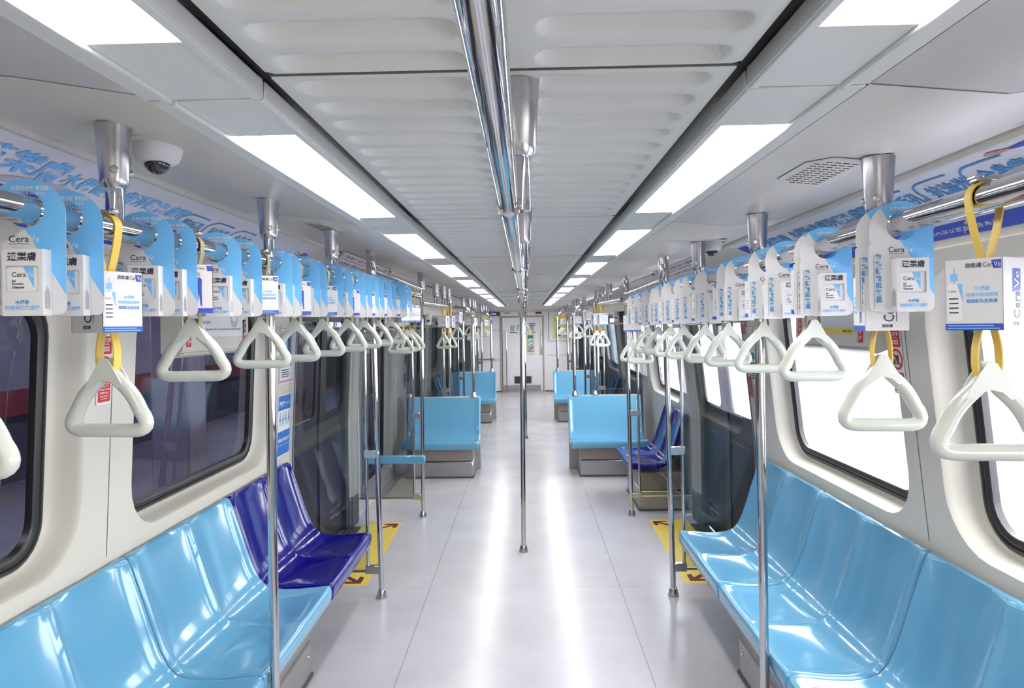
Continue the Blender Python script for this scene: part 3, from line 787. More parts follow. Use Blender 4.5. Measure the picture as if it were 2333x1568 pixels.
# ------------------------------------------------------------------ strap handles
def ribbon(b, pts, w, t, mat):
    P = [V(*p) for p in pts]; N = len(P); out = [[], [], [], []]
    for i in range(N):
        d = (P[min(i+1, N-1)]-P[max(i-1, 0)]).normalized(); n = V(-d.z, 0, d.x)
        for k, (a, c) in enumerate(((-w/2, -t/2), (w/2, -t/2), (w/2, t/2), (-w/2, t/2))): out[k].append(P[i] + V(0, a, 0) + n*c)
    rows = [[out[k][i] for k in range(4)] for i in range(N)]
    b.grid(rows, mat, closed=True)
def make_strap(kind):
    H = .303 if kind == 'yellow' else .213          # rail centre to handle apex
    root = thing('strap_handle', 'x', 'strap handle')
    b = MB(); R = .0300
    arc = [(R*math.cos(a), 0, R*math.sin(a)) for a in [math.radians(-15+210*i/24) for i in range(25)]]
    zs = .105 if kind == 'yellow' else .07
    right = [(.0275, 0, -.022), (.020, 0, -zs*.6), (.0075, 0, -zs), (.007, 0, -zs-.05), (.0095, 0, -zs-.12), (.021, 0, -H+.035), (.022, 0, -H+.0), (.018, 0, -H-.03)]
    if kind != 'yellow': right = [(.0285, 0, -.022), (.024, 0, -zs*.6), (.016, 0, -zs), (.014, 0, -zs-.05), (.018, 0, -H+.04), (.021, 0, -H+.0), (.017, 0, -H-.03)]
    left = [(-x, y, z) for x, y, z in right]
    path = list(reversed(right)) + arc + left
    path = [path[0]] + fillet(path[1:-1], .03, 3) + [path[-1]]
    ribbon(b, path, .024, .0032, kind)
    b.build('strap', root)
    b = MB(); b.box(-.020, .020, -.014, .014, .0295, .038, 'steel', .002); b.box(-.024, -.006, -.016, .016, .035, .041, 'alu', .002); b.box(.010, .026, -.010, .010, .030, .042, 'alu', .003); b.build('buckle', root)
    b = MB()
    za = -H
    tri = [V(0, 0, za-.014), V(.112, 0, za-.161), V(-.112, 0, za-.161)]
    pts = []
    for i in range(3):
        p, q, n = tri[i-1], tri[i], tri[(i+1) % 3]; k = .040 if i == 0 else .056
        a = q + (p-q).normalized()*k; c = q + (n-q).normalized()*k
        for j in range(9):
            t = j/8; pts.append(a*(1-t)**2 + q*2*t*(1-t) + c*t*t)
        m1, m2 = c, tri[(i+1) % 3] + (q-tri[(i+1) % 3]).normalized()*(.040 if (i+1) % 3 == 0 else .056)
        bow = .006 if i != 1 else 0.
        ctr = V(0, 0, za-.11); mid = (m1+m2)/2; on = (mid-ctr).normalized()
        for j in range(1, 7):
            t = j/7; pts.append(m1.lerp(m2, t) + on*bow*math.sin(PI*t))
    b.tube(pts, (lambda i: (.0165, .0158)), 'ivory', 16, closed=True, ry=(0, 1, 0))
    # apex block with a strap slot
    ap = [(0, .006), (.010, .002), (.047, -.060), (.034, -.064), (.018, -.050), (0, -.046), (-.018, -.050), (-.034, -.064), (-.047, -.060), (-.010, .002)]
    for y0, y1 in ((-.0165, -.0125), (.0125, .0165)):
        b.prism([(x, z+za) for x, z in reversed(ap)], y0, y1, 'ivory', Matrix(((1, 0, 0, 0), (0, 0, 1, 0), (0, 1, 0, 0), (0, 0, 0, 1))))
    lo = [(.034, -.044), (.047, -.060), (.034, -.064), (.018, -.050), (0, -.046), (-.018, -.050), (-.034, -.064), (-.047, -.060), (-.034, -.044), (-.018, -.034), (0, -.031), (.018, -.034)]
    b.prism([(x, z+za) for x, z in lo], -.0125, .0125, 'ivory', Matrix(((1, 0, 0, 0), (0, 0, 1, 0), (0, 1, 0, 0), (0, 0, 0, 1))))
    b.build('handle', root, angle=42)
    return root
STRAP = {'yellow': make_strap('yellow'), 'olive': make_strap('olive')}
_used = set()
def strap(kind, loc, rot, label, group):
    o = STRAP[kind] if kind not in _used else copy_tree(STRAP[kind])
    _used.add(kind); o.location = loc; o.rotation_euler = rot; tag(o, label, 'strap handle', group); return o
# advert sleeve worn by each strap
def make_sleeve():
    b = MB(); w, h = .050, .068; t = .0012
    for k in range(4):
        m = Matrix.Rotation(k*PI/2, 4, 'Z') @ xf((0, -w, 0), (1, 0, 0), (0, 0, 1))
        b.box(-w, w, -h, h, -t, 0, 'card', mtx=m)
        if k == 0:
            b.flat([(-w, -h), (w, -h), (w, -h+.013), (-w, -h+.013)], 'royal', m, z=.0004)
            for j in range(2): b.flat([(-w+.004, -h+.003+j*.005), (w-.006-j*.01, -h+.003+j*.005), (w-.006-j*.01, -h+.005+j*.005), (-w+.004, -h+.005+j*.005)], 'sky', m, z=.0007)
            b.text('適樂膚', .0095, 'ink', m, .01, 'l', at=(-.014, h-.012))
            b.text('Cera', .0095, 'ink', m, 0, 'l', at=(.017, h-.012), squash=.8)
            b.flat([(.0345, h-.020), (w-.002, h-.020), (w-.002, h-.004), (.031, h-.004)], 'royal', m, z=.0004); b.text('Ve', .0095, 'white', m, 0, 'l', at=(.0355, h-.012), squash=.8, z=.0009)
            b.text('水楊酸', .0085, 'sky', m, .01, at=(.015, .012)); b.text('煥膚淨嫩潔膚露', .0075, 'sky', m, .01, at=(.015, 0)); b.text('粗糙顆粒肌救星', .0075, 'inkblue', m, .02, at=(.015, -.012))
            b.flat(rrect(-.046, -.019, -.050, .022, .006), 'white', m, z=.0004); b.flat([(-.028, .022), (-.019, .022), (-.019, -.012)], 'sky', m, z=.0007)
            b.flat([(-.040, .028), (-.027, .028), (-.027, .042), (-.040, .042)], 'sky', m, z=.0004); b.flat([(-.035, .022), (-.032, .022), (-.032, .052), (-.035, .052)], 'pgrey', m, z=.0003)
            b.text('Cera', .005, 'ink', m, 0, 'l', at=(-.044, .008), z=.0008)
            for j in range(4): b.flat([(-.043, -.008-j*.009), (-.026, -.008-j*.009), (-.026, -.0055-j*.009), (-.043, -.0055-j*.009)], 'ink', m, z=.0008)
        elif k in (1, 3):
            mr = m @ Matrix.Rotation(PI/2, 4, 'Z')
            b.text('Cera', .024, 'ink', mr, .005, 'l', at=(-.046, -.004), width=.052)
            b.flat([(.008, -.020), (.048, -.020), (.048, .012), (.003, .012)], 'royal', mr, z=.0004); b.text('Ve', .021, 'white', mr, 0, 'l', at=(.011, -.003), z=.0009)
            b.flat([(-.046, -.022), (.004, -.022), (.004, -.0205), (-.046, -.0205)], 'ink', mr, z=.0005)
            b.text('適樂膚', .008, 'ink', m, .02, at=(0, -.056))
        else:
            b.flat([(-w, -h), (w, -h), (w, -h+.013), (-w, -h+.013)], 'royal', m, z=.0004)
            b.text('適樂膚 Cera', .008, 'ink', m, .01, at=(.006, h-.010))
            b.flat([(.036, h-.018), (w-.001, h-.018), (w-.001, h-.003), (.034, h-.003)], 'royal', m, z=.0006)
            # little figure in a blue suit, arm raised
            b.flat([(.006, -.048), (.010, -.048), (.014, -.012), (.018, -.048), (.022, -.048), (.021, .0), (.022, .026), (.016, .032), (.008, .030), (-.004, .036), (-.005, .033), (.006, .022), (.007, .0)], 'royal', m, z=.0006)
            disc_pts = [(.013+.005*math.cos(2*PI*i/12), .040+.006*math.sin(2*PI*i/12)) for i in range(12)]; b.flat(disc_pts, 'skin', m, z=.0007)
            for j in range(4): b.flat([(-.04, .012-j*.012), (-.012, .012-j*.012), (-.012, .019-j*.012), (-.04, .019-j*.012)], 'sky', m, z=.0006)
    return b.build('advert_sleeve', angle=30)
SLEEVE = make_sleeve(); _sl = [0]
def sleeve(loc, rz, label, group):
    if _sl[0]: o = SLEEVE.copy(); COL.objects.link(o)
    else: o = SLEEVE
    _sl[0] += 1; o.location = loc; o.rotation_euler = (0, 0, rz); tag(o, label, 'advert sleeve', group)
LS = [(1.125, 'yellow'), (1.541, 'yellow'), (1.941, 'olive'), (2.449, 'olive'), (2.817, 'olive'), (3.205, 'olive'), (3.651, 'olive'), (4.009, 'olive'), (4.366, 'olive'), (4.808, 'olive'), (5.171, 'yellow'), (5.48, 'yellow'), (5.72, 'yellow')]
RS = [(1.345, 'yellow'), (1.74, 'yellow'), (2.147, 'olive'), (2.60, 'olive'), (3.052, 'olive'), (3.44, 'olive'), (3.898, 'olive'), (4.265, 'olive'), (4.631, 'olive'), (5.029, 'olive'), (5.383, 'yellow'), (5.783, 'yellow')]
SLROT = {(-1, 0): -.36, (-1, 1): -1.936, (1, 0): 0}
for s, lst, nm in ((-1, LS, 'left'), (1, RS, 'right')):
    for i, (y, kind) in enumerate(lst):
        x = RX[s]; z = RZ[s](y)
        st_ = strap(kind, (x, y, z), (0, 0, random.uniform(-.14, .14)), 'ivory triangular handle on %s strap, left handrail, %s from the camera'.replace('left', nm) % (kind, ORD[i]), 'strap handles on the %s handrail' % nm)
        if s > 0: st_.scale = (1, 1, 1.065)
        if kind == 'yellow':
            psi = {-1: math.radians(69), 1: math.radians(-57)}[s]
            if s > 0 and i == 1: psi = math.radians(79)
            if s < 0 and i == 0: psi = 0.
            if i > 3: psi += random.uniform(-.5, .5)
            zz = z - (.172 if s < 0 else .188)
        else:
            psi = (math.radians(28 + 10*random.random()) * (1 if s < 0 else -1)) + (PI if i % 2 == 0 else 0); zz = z - (.125 if s < 0 else .135)
        if s < 0 and i == 0: continue
        sleeve((x, y, zz), psi, 'printed advert sleeve around the %s strap of the %s handrail, %s from the camera' % (kind, nm, ORD[i-(s < 0)]), 'advert sleeves on the %s handrail' % nm)
for s, nm in ((-1, 'left'), (1, 'right')):
    for j, (x, y, kd) in enumerate(((.90, 7.75, 'yellow'), (.86, 8.02, 'yellow'), (.80, 8.30, 'olive'))):
        strap(kd, (s*x, y, 1.93), (0, 0, s*.55), 'distant handle over the nearer %s cross seat, %s strap, %s of three' % (nm, kd, ORD[j]), 'straps over the nearer cross seats')
        sleeve((s*x, y, 1.76 if kd == 'yellow' else 1.81), s*.3, 'distant advert sleeve over the nearer %s cross seat, %s of three' % (nm, ORD[j]), 'sleeves over the nearer cross seats')
    for j in range(3):
        strap('yellow' if j else 'olive', (s*.90, 11.4+j*.42, 1.93), (0, 0, s*.3), 'tiny distant handle over the farther %s cross seat, %s of three' % (nm, ORD[j]), 'straps over the farther cross seats')
        sleeve((s*.90, 11.4+j*.42, 1.77), s*.3, 'tiny distant advert sleeve over the farther %s cross seat, %s of three' % (nm, ORD[j]), 'sleeves over the farther cross seats')
    o = handrail('distant chrome handrail near the end wall on the %s' % nm, [(s*.92, 14.66, 1.93), (s*.90, 17.35, 1.93)], .02, [(s*.91, y, 2.16, 1.93) for y in (15.2, 16.1, 17.0)])
    for j in range(6):
        strap('yellow', (s*.90, 14.85+j*.4, 1.93), (0, 0, s*.2), 'tiny handle in the row by the %s end wall, %s from the doors' % (nm, ORD[j]), 'straps in the rows by the end wall')
        sleeve((s*.90, 14.85+j*.4, 1.76), s*.2, 'tiny advert sleeve in the row by the %s end wall, %s from the doors' % (nm, ORD[j]), 'sleeves in the rows by the end wall')
strap('olive', (.008, 9.72, 1.96), (0, 0, 0), 'lone ivory handle hanging in the middle over the distant aisle pole', 'centre strap')

# ------------------------------------------------------------------ hang tags on the rails
def make_tag():
    root = thing('hang_tag', 'x', 'hang tag')
    w, ht, hr = .074, .262, .0345                    # half width, height, hole radius; origin at the rail centre
    top = .052; hc = -.007
    arc = [(w*math.cos(math.radians(a)), top-w*.92+w*.92*math.sin(math.radians(a))) for a in range(0, 181, 10)]
    bot = top-ht
    r = .014
    out = arc + [(-w, -.046), (-w+.004, -.049), (-w-.002, -.053), (-w-.002, bot+r)] + [(-w-.002+r-r*math.cos(math.radians(a)), bot+r-r*math.sin(math.radians(a))) for a in (30, 60, 90)] + [(w-r+r*math.sin(math.radians(a)), bot+r-r*math.cos(math.radians(a))) for a in (0, 30, 60, 90)]
    hole = [(hr*math.cos(2*PI*i/28), hc+hr*math.sin(2*PI*i/28)) for i in range(28)]
    fr = xf((0, 0, 0), (1, 0, 0), (0, 0, 1))
    b = MB(); b.prism(out, -.0006, 0, 'card', fr, holes=[hole])
    # blue field: the part of the card right of a straight diagonal
    x0, y0 = -w+.185*2*w, top-.069*ht; x1, y1 = w+.001, top-.87*ht
    def side(p): return (x1-x0)*(p[1]-y0)-(y1-y0)*(p[0]-x0)
    def clip(poly):
        o_ = []
        for i in range(len(poly)):
            a, c = poly[i], poly[(i+1) % len(poly)]; sa, sb = side(a), side(c)
            if sa >= 0: o_.append(a)
            if (sa >= 0) != (sb >= 0):
                t = sa/(sa-sb); o_.append((a[0]+(c[0]-a[0])*t, a[1]+(c[1]-a[1])*t))
        return o_
    # split into blue polygon minus hole: cut the hole's blue half as a notch/hole by building two rings
    bl = clip(out); hb = [p for p in hole]
    inside = [side(p) > .0002 for p in hb]
    if all(inside): b.flat(bl, 'cardblue', fr, holes=[hb], z=.0004)
    else:
        n = len(hb)
        st = next(i for i in range(n) if inside[i] and not inside[i-1]); seq = []
        i = st
        while inside[i % n]: seq.append(hb[i % n]); i += 1
        def cross(a, c): sa, sb = side(a), side(c); t = sa/(sa-sb); return (a[0]+(c[0]-a[0])*t, a[1]+(c[1]-a[1])*t)
        pa = cross(hb[st-1], hb[st]); pb = cross(seq[-1], hb[i % n])
        notch = [pa] + seq + [pb]                   # along the hole edge on the blue side
        # insert into the diagonal edge of bl
        d = lambda p: (p[0]-x0)*(x1-x0)+(p[1]-y0)*(y1-y0)
        res = []
        for k in range(len(bl)):
            a, c = bl[k], bl[(k+1) % len(bl)]; res.append(a)
            if abs(side(a)) < 1e-6 and abs(side(c)) < 1e-6:
                res += notch if abs(d(a)-d(pa)) < abs(d(a)-d(pb)) else list(reversed(notch))
        b.flat(res, 'cardblue', fr, z=.0004)
    b.text('免費試用包 帶回家!', .0098, 'white', fr, .01, at=(.010, top-.018), z=.0009, width=.072)
    b.text('請連同吊卡一起拿走', .0068, 'white', fr, 0, at=(.010, top-.0285), z=.0009, width=.056)
    b.text('Cera', .0130, 'ink', fr, .005, 'l', at=(-.031, -.0635), z=.0009, width=.037); b.text('Ve', .0130, 'white', fr, .005, 'l', at=(.0068, -.0635), z=.0010, width=.0185)
    b.flat([(-.031, -.0735), (.006, -.0735), (.006, -.0727), (-.031, -.0727)], 'ink', fr, z=.0007)
    for j, ch in enumerate('粗糙顆粒肌救星'): b.text(ch, .0146, 'inkblue', fr, .035, at=(-.0545, -.081-j*.0168), z=.0008)
    b.flat([(-.0655, -.205), (-.0648, -.205), (-.0648, -.075), (-.0655, -.075)], 'ink', fr, z=.0007)
    b.build('card', root, angle=30)
    b = MB(); bx0, bx1, bz0, bz1, dp = -.026, .047, bot-.002, -.086, .030
    fx = xf((0, -dp, 0), (1, 0, 0), (0, 0, 1))
    win = rrect(-.019, .040, -.168, -.118, .004, 3)
    b.prism([(bx0, bz0), (bx1, bz0), (bx1, bz1), (bx0, bz1)], -.0008, 0, 'card', fx, holes=[win])
    for a, c in ((bx0, bx0+.0008), (bx1-.0008, bx1)): b.box(a, c, -dp+.0008, -.0008, bz0, bz1, 'card')
    for a, c in ((bz0, bz0+.0008), (bz1-.0008, bz1)): b.box(bx0, bx1, -dp+.0008, -.0008, a, c, 'card')
    b.text('適樂膚', .0172, 'ink', fx, .025, at=(.0105, -.1005), width=.052); b.text('水楊酸', .0085, 'inkblue', fx, .02, at=(.0105, -.1865)); b.text('煥膚淨嫩潔膚露', .0088, 'sky', fx, .02, at=(.0105, -.197), width=.063)
    for sx, rt in ((bx0, -1), (bx1, 1)):
        ms = xf((sx, -dp/2, -.165), (0, rt, 0), (0, 0, 1))
        for j in range(7): b.flat([(-.009+j*.0026, -.034), (-.0076+j*.0026, -.034), (-.0076+j*.0026, .010-abs(j-3)*.004), (-.009+j*.0026, .010-abs(j-3)*.004)], 'pgrey', ms, z=.0005)
    bo = b.build('sample_box', root, angle=30)
    b = MB(); fs = xf((0, -dp+.0045, 0), (1, 0, 0), (0, 0, 1))
    b.box(-.022, .043, -dp+.0045, -dp+.016, -.174, -.112, 'white', .001)
    b.text('Cera', .0090, 'ink', fs, .005, 'l', at=(-.0105, -.134), z=.0008, width=.0255); b.flat([(.010, -.120), (.029, -.120), (.029, -.160)], 'cardblue', fs, z=.0005); b.text('Ve', .0088, 'white', fs, 0, 'l', at=(.0160, -.134), z=.0010, width=.012)
    for j, t_ in enumerate(('SA', 'Smoothing', 'Cleanser')): b.text(t_, .0048, 'ink', fs, .03, 'l', at=(-.0105, -.1465-j*.0058), z=.0008)
    b.build('sachet', bo, angle=30)
    return root
TAG = make_tag(); _tg = [0]
LT = [1.294, 1.408, 1.698, 1.822, 2.105, 2.276, 2.575, 2.676, 2.928, 3.03, 3.305, 3.482, 3.745, 3.92, 4.10, 4.26, 4.50, 4.66, 4.94, 5.06, 5.30]
RT = [1.643, 1.705, 2.051, 2.094, 2.35, 2.53, 2.83, 2.95, 3.26, 3.33, 3.608, 3.80, 4.06, 4.154, 4.42, 4.54, 4.773, 4.87, 5.205, 5.55]
for s, lst, nm in ((-1, LT, 'left'), (1, RT, 'right')):
    for i, y in enumerate(lst):
        o = TAG if not _tg[0] else copy_tree(TAG); _tg[0] += 1
        o.location = (RX[s] + (-.004 if s < 0 else .002), y, RZ[s](y) + (.009 if s < 0 else 0))
        rz = (random.uniform(.02, .16) if s < 0 else random.uniform(-.22, -.02))
        o.rotation_euler = (0, 0, rz)
        tag(o, 'blue and white product hang tag on the %s handrail, %s from the camera' % (nm, ORD[i]), 'hang tag', 'hang tags on the %s handrail' % nm)

# ------------------------------------------------------------------ cove adverts
def cove_poster(s, ya, yb, label, content):
    b = MB(); vmax = sum(math.hypot(c[0]-a[0], c[1]-a[1]) for a, c in zip(COVE[s], COVE[s][1:]))
    b0, b1 = (yb, ya)
    fn = cove_fn(s, 0, .003); n = 14
    b.grid([[fn(-s*y, .03+(vmax-.035)*j/n) for j in range(n+1)] for y in (ya, yb)], 'paper', flip=(s < 0))
    f2 = cove_fn(s, 0, .0045); f3 = cove_fn(s, 0, .0055)
    def band(y0, y1, v0, v1, mat, f=f2, n=10): b.grid([[f(-s*y, v0+(v1-v0)*j/n) for j in range(n+1)] for y in (y0, y1)], mat, flip=(s < 0))
    def txt(t, y, v, size, mat, bold=.0, width=None): b.text(t, size, mat, None, bold, 'c', fn=lambda u, w: f3(u - s*y, w + v), width=width)
    def bubble(y, v, w, h):
        pts = [(-w/2+w*.5*(1-math.cos(PI*i/12))*.9, h*.5*math.sin(PI*i/14)) for i in range(10)]
        o_ = [(-w/2, -h/2)] + [(-w/2, -h/2+h*.6*i/4) for i in range(1, 4)] + [(-w/2+w*.3*(1-math.cos(PI/2*i/6)), h*.1+h*.4*math.sin(PI/2*i/6)) for i in range(7)] + [(w*.1, h*.5), (w*.35, h*.48)]
        for p, q in zip(o_, o_[1:]):
            d = V(q[0]-p[0], q[1]-p[1]); 
            if d.length < 1e-6: continue
            nrm = V(-d.y, d.x).normalized()*.004
            vs = [(p[0]+nrm.x, p[1]+nrm.y), (p[0]-nrm.x, p[1]-nrm.y), (q[0]-nrm.x, q[1]-nrm.y), (q[0]+nrm.x, q[1]+nrm.y)]
            b.add([f3(a - s*y, c + v) for a, c in vs], [(0, 1, 2, 3)], 'inkblue')
    def arcband(y, r, w, a0, a1, mat):
        vs = []; n = 16
        for i in range(n+1):
            a = math.radians(a0+(a1-a0)*i/n)
            for q in (r, r-w*math.sin(PI*(i+.5)/(n+1))): vs.append(f3(q*math.cos(a) - s*y, max(.005, min(vmax-.005, q*math.sin(a)*.5))))
        b.add(vs, [(2*i, 2*i+1, 2*i+3, 2*i+2) for i in range(n)], mat)
    content(band, txt, bubble, arcband, b, f3, vmax)
    q = b.build('advert_banner', angle=60); tag(q, label, 'advert'); return q
def cl(band, txt, bubble, arcband, b, f3, vm):
    band(Y0, 4.2, .045, .085, 'royal')
    band(1.0, 2.72, .085, .165, 'royal'); band(1.95, 2.70, .095, .16, 'inkblue', f3)
    txt('適樂膚', 1.79, .255, .095, 'sky', .03, width=.33)
    txt('水楊酸煥膚淨嫩潔膚露', 2.32, .245, .066, 'sky', .02, width=.72)
    txt('立即', 2.15, .125, .05, 'white', .02)
    for y, t in ((2.78, '粗毛孔'), (3.02, '抗油光'), (3.27, '全身痘')):
        txt(t, y, .205, .062, 'inkblue', .02, width=.17); bubble(y-.015, .20, .24, .13)
    arcband(1.95, .42, .05, 20, 160, 'pgrey'); arcband(2.85, .42, .05, 90, 165, 'pgrey'); arcband(3.75, .40, .05, 30, 170, 'pgrey')
    txt('1010', 3.60, .16, .03, 'ink'); txt('Cera', 4.05, .225, .045, 'ink', 0, .11)
    b.flat([(.055, .20), (.13, .20), (.13, .25), (.05, .25)], 'royal', fn=lambda u, w: f3(u+4.05, w)); 
    b.text('Ve', .036, 'white', None, 0, 'c', fn=lambda u, w: cove_fn(-1, 0, .0065)(u+4.145, w+.225))
    txt('本活動內容以官方公告為準', 2.2, .065, .016, 'white', 0, .5)
def cr(band, txt, bubble, arcband, b, f3, vm):
    band(Y0, 3.95, .03, .075, 'royal'); band(2.35, 3.1, .085, .15, 'inkblue')
    txt('適樂膚', 3.42, .225, .07, 'inkblue', .02, width=.28); txt('水楊酸煥膚淨嫩潔膚露', 2.86, .225, .066, 'inkblue', .02, width=.74)
    for y, t in ((2.30, '粗毛孔'), (2.06, '抗油光'), (1.83, '全身痘')):
        txt(t, y, .205, .068, 'inkblue', .03, width=.19); bubble(y+.015, .20, .24, .14)
    arcband(1.70, .42, .05, 40, 170, 'pgrey'); arcband(2.62, .40, .05, 20, 150, 'pgrey'); arcband(3.55, .40, .05, 20, 160, 'pgrey')
    txt('CeraVe', 3.85, .24, .04, 'royal', .02, .15)
    band(3.78, 3.92, .19, .27, 'royal', cove_fn(1, 0, .0038))
    txt('本活動內容以官方公告為準', 2.15, .052, .014, 'white', 0, .4)
    # reclining arm of the model, cut by the frame
    b.flat([(-1.80, .285), (-1.77, .297), (-1.71, .285), (-1.70, .275), (-1.76, .276)], 'skin', fn=f3)
    b.flat([(-1.71, .285), (-1.50, .30), (-1.45, .25), (-1.70, .275)], 'royal', fn=f3); b.flat([(-1.70, .37), (-1.50, .40), (-1.50, .35)], 'sky', fn=f3)
cove_poster(-1, .3, 4.18, 'long blue lettered advert banner along the left ceiling edge', cl)
cove_poster(1, .3, 3.95, 'long blue lettered advert banner along the right ceiling edge', cr)
# route maps over the first doors
def route(s, ya, yb, label):
    b = MB(); pr = [(1.155, 2.15+DZ[s]*1.0+.004), (1.235, 2.075+DZ[s])]
    def fn(u, v, off=0.):
        t = v; return V(s*(pr[1][0]+(pr[0][0]-pr[1][0])*t + (-off*.6)), u, pr[1][1]+(pr[0][1]-pr[1][1])*t - off*.7)
    b.grid([[fn(y, t) for t in (0, 1)] for y in (ya, yb)], 'paper', flip=(s < 0)); b.grid([[fn(y, t, -.02) for t in (0, 1)] for y in (ya, yb)], 'cream', flip=(s > 0))
    for y in (ya, yb): b.grid([[fn(y, t, o_) for t in (0, 1)] for o_ in (0, -.02)], 'cream')
    for t in (0, 1): b.grid([[fn(y, t, o_) for y in (ya, yb)] for o_ in (0, -.02)], 'darkgrey')
    b.grid([[fn(y, t, .001) for t in (.50, .54)] for y in (ya+.05, yb-.06)], 'red', flip=(s < 0))
    r = random.Random(3); y = ya+.06
    while y < yb-.07:
        for t0, t1 in ((.64, .9), (.12, .36)):
            b.grid([[fn(q, t, .001) for t in (t0+.05*r.random(), t1-.08*r.random())] for q in (y, y+.018+.012*r.random())], 'pgrey' if r.random() < .4 else 'ink', flip=(s < 0))
        y += .055
    q = b.build('route_map'); tag(q, label, 'route map')
route(-1, 4.52, 6.0, 'slanted white route map with red line over the left door'); route(1, 4.56, 6.0, 'slanted white route map with red line over the right door')

# ------------------------------------------------------------------ window-top advert boxes
def adbox(s, y0, y1, label, content):
    o = thing('advert_box', label, 'advert box', (s*1.41, (y0+y1)/2, 1.60 if s < 0 else 1.578)); L = o.location; h = .30; hw = (y1-y0)/2
    m = Matrix(((0, 0, -s, 0), (-s, 0, 0, 0), (0, 1, 0, 0), (0, 0, 0, 1)))    # local x: viewer's right, y: up, z: into the room
    if s < 0: m = Matrix(((0, 0, 1, 0), (1, 0, 0, 0), (0, 1, 0, 0), (0, 0, 0, 1)))
    else: m = Matrix(((0, 0, -1, 0), (-1, 0, 0, 0), (0, 1, 0, 0), (0, 0, 0, 1)))
    b = MB(); prof = [(-.07, .02), (-.02, 0), (.012, .012), (.022, .035), (.022, h), (-.07, h)]
    rows = [[m @ V(x, y, z) for z, y in prof] for x in (-hw, hw)]
    b.grid(rows, 'cream', flip=False); 
    for x in (-hw, hw): b.add([m @ V(x, y, z) for z, y in prof], [tuple(range(len(prof)))], 'cream')
    b.box(-hw+.005, hw-.005, .018, .022, .0, .0235, 'pillar', mtx=m)
    b.build('housing', o)
    b = MB(); mm = m @ Matrix.Translation((0, 0, .0225)); content(b, mm, hw, h); b.build('notice', o)
    for x in ((-hw+.05), (hw-.05)):
        b = MB(); ml = m @ Matrix.Translation((x, .105, .0225)); b.prism(rrect(-.021, .021, -.06, .06, .004), 0, .001, 'red', ml)
        for j, ch in enumerate('小心碰撞'): b.text(ch, .021, 'white', ml, .03, at=(.004, .043-j*.028), z=.0018)
        b.text('Watch your head', .0065, 'white', ml @ Matrix.Rotation(-PI/2, 4, 'Z'), .02, at=(0, -.014), z=.0018, width=.1); b.build('warning_label', o)
    return o
def na(b, m, hw, h):
    b.prism(rrect(-hw+.09, hw-.045, .085, h-.01, .035), 0, .001, 'white', m); z = .0016
    b.text('拉自己一把!', .034, 'ink', m, .02, 'l', at=(-hw+.13, .205), z=z); b.text('請緊握扶手或拉環以策安全', .024, 'ink', m, 0, 'l', at=(-hw+.36, .205), z=z, width=.24)
    b.text('Hold on tight !', .02, 'ink', m, 0, 'l', at=(-hw+.13, .15), z=z); b.text('For your safety, please hold on to the handrails or handles at all times.', .013, 'ink', m, 0, 'l', at=(-hw+.13, .118), z=z, width=.44)
    ring = rrect(.125, .205, .125, .26, .035); inn = rrect(.137, .193, .155, .25, .026); b.flat(ring, 'pgrey', m, z=z+.0004, holes=[inn])
def nb(b, m, hw, h):
    b.prism(rrect(-hw+.1, hw-.09, .075, h-.01, .03), 0, .001, 'floor_y', m); b.flat(rrect(-hw+.108, hw-.098, .105, h-.012, .02), 'white', m, z=.0014); z = .0022
    b.text('立即下載', .03, 'ink', m, .02, 'l', at=(-hw+.13, .185), z=z); b.text('Go', .026, 'ink', m, .02, 'c', at=(.02, .185), z=z); b.text('加入會員', .03, 'ink', m, .02, 'r', at=(hw-.13, .185), z=z)
    b.flat(rrect(.10, .15, .215, .25, .004), 'floor_y', m, z=z)
    b.text('Metro Taipei', .014, 'ink', m, .02, 'r', at=(hw-.12, .09), z=.0018)
adbox(-1, 2.80, 3.47, 'cream box with hold-on notice over the left window top', na)
adbox(1, 2.74, 3.45, 'cream box with yellow bordered notice over the right window top', nb)
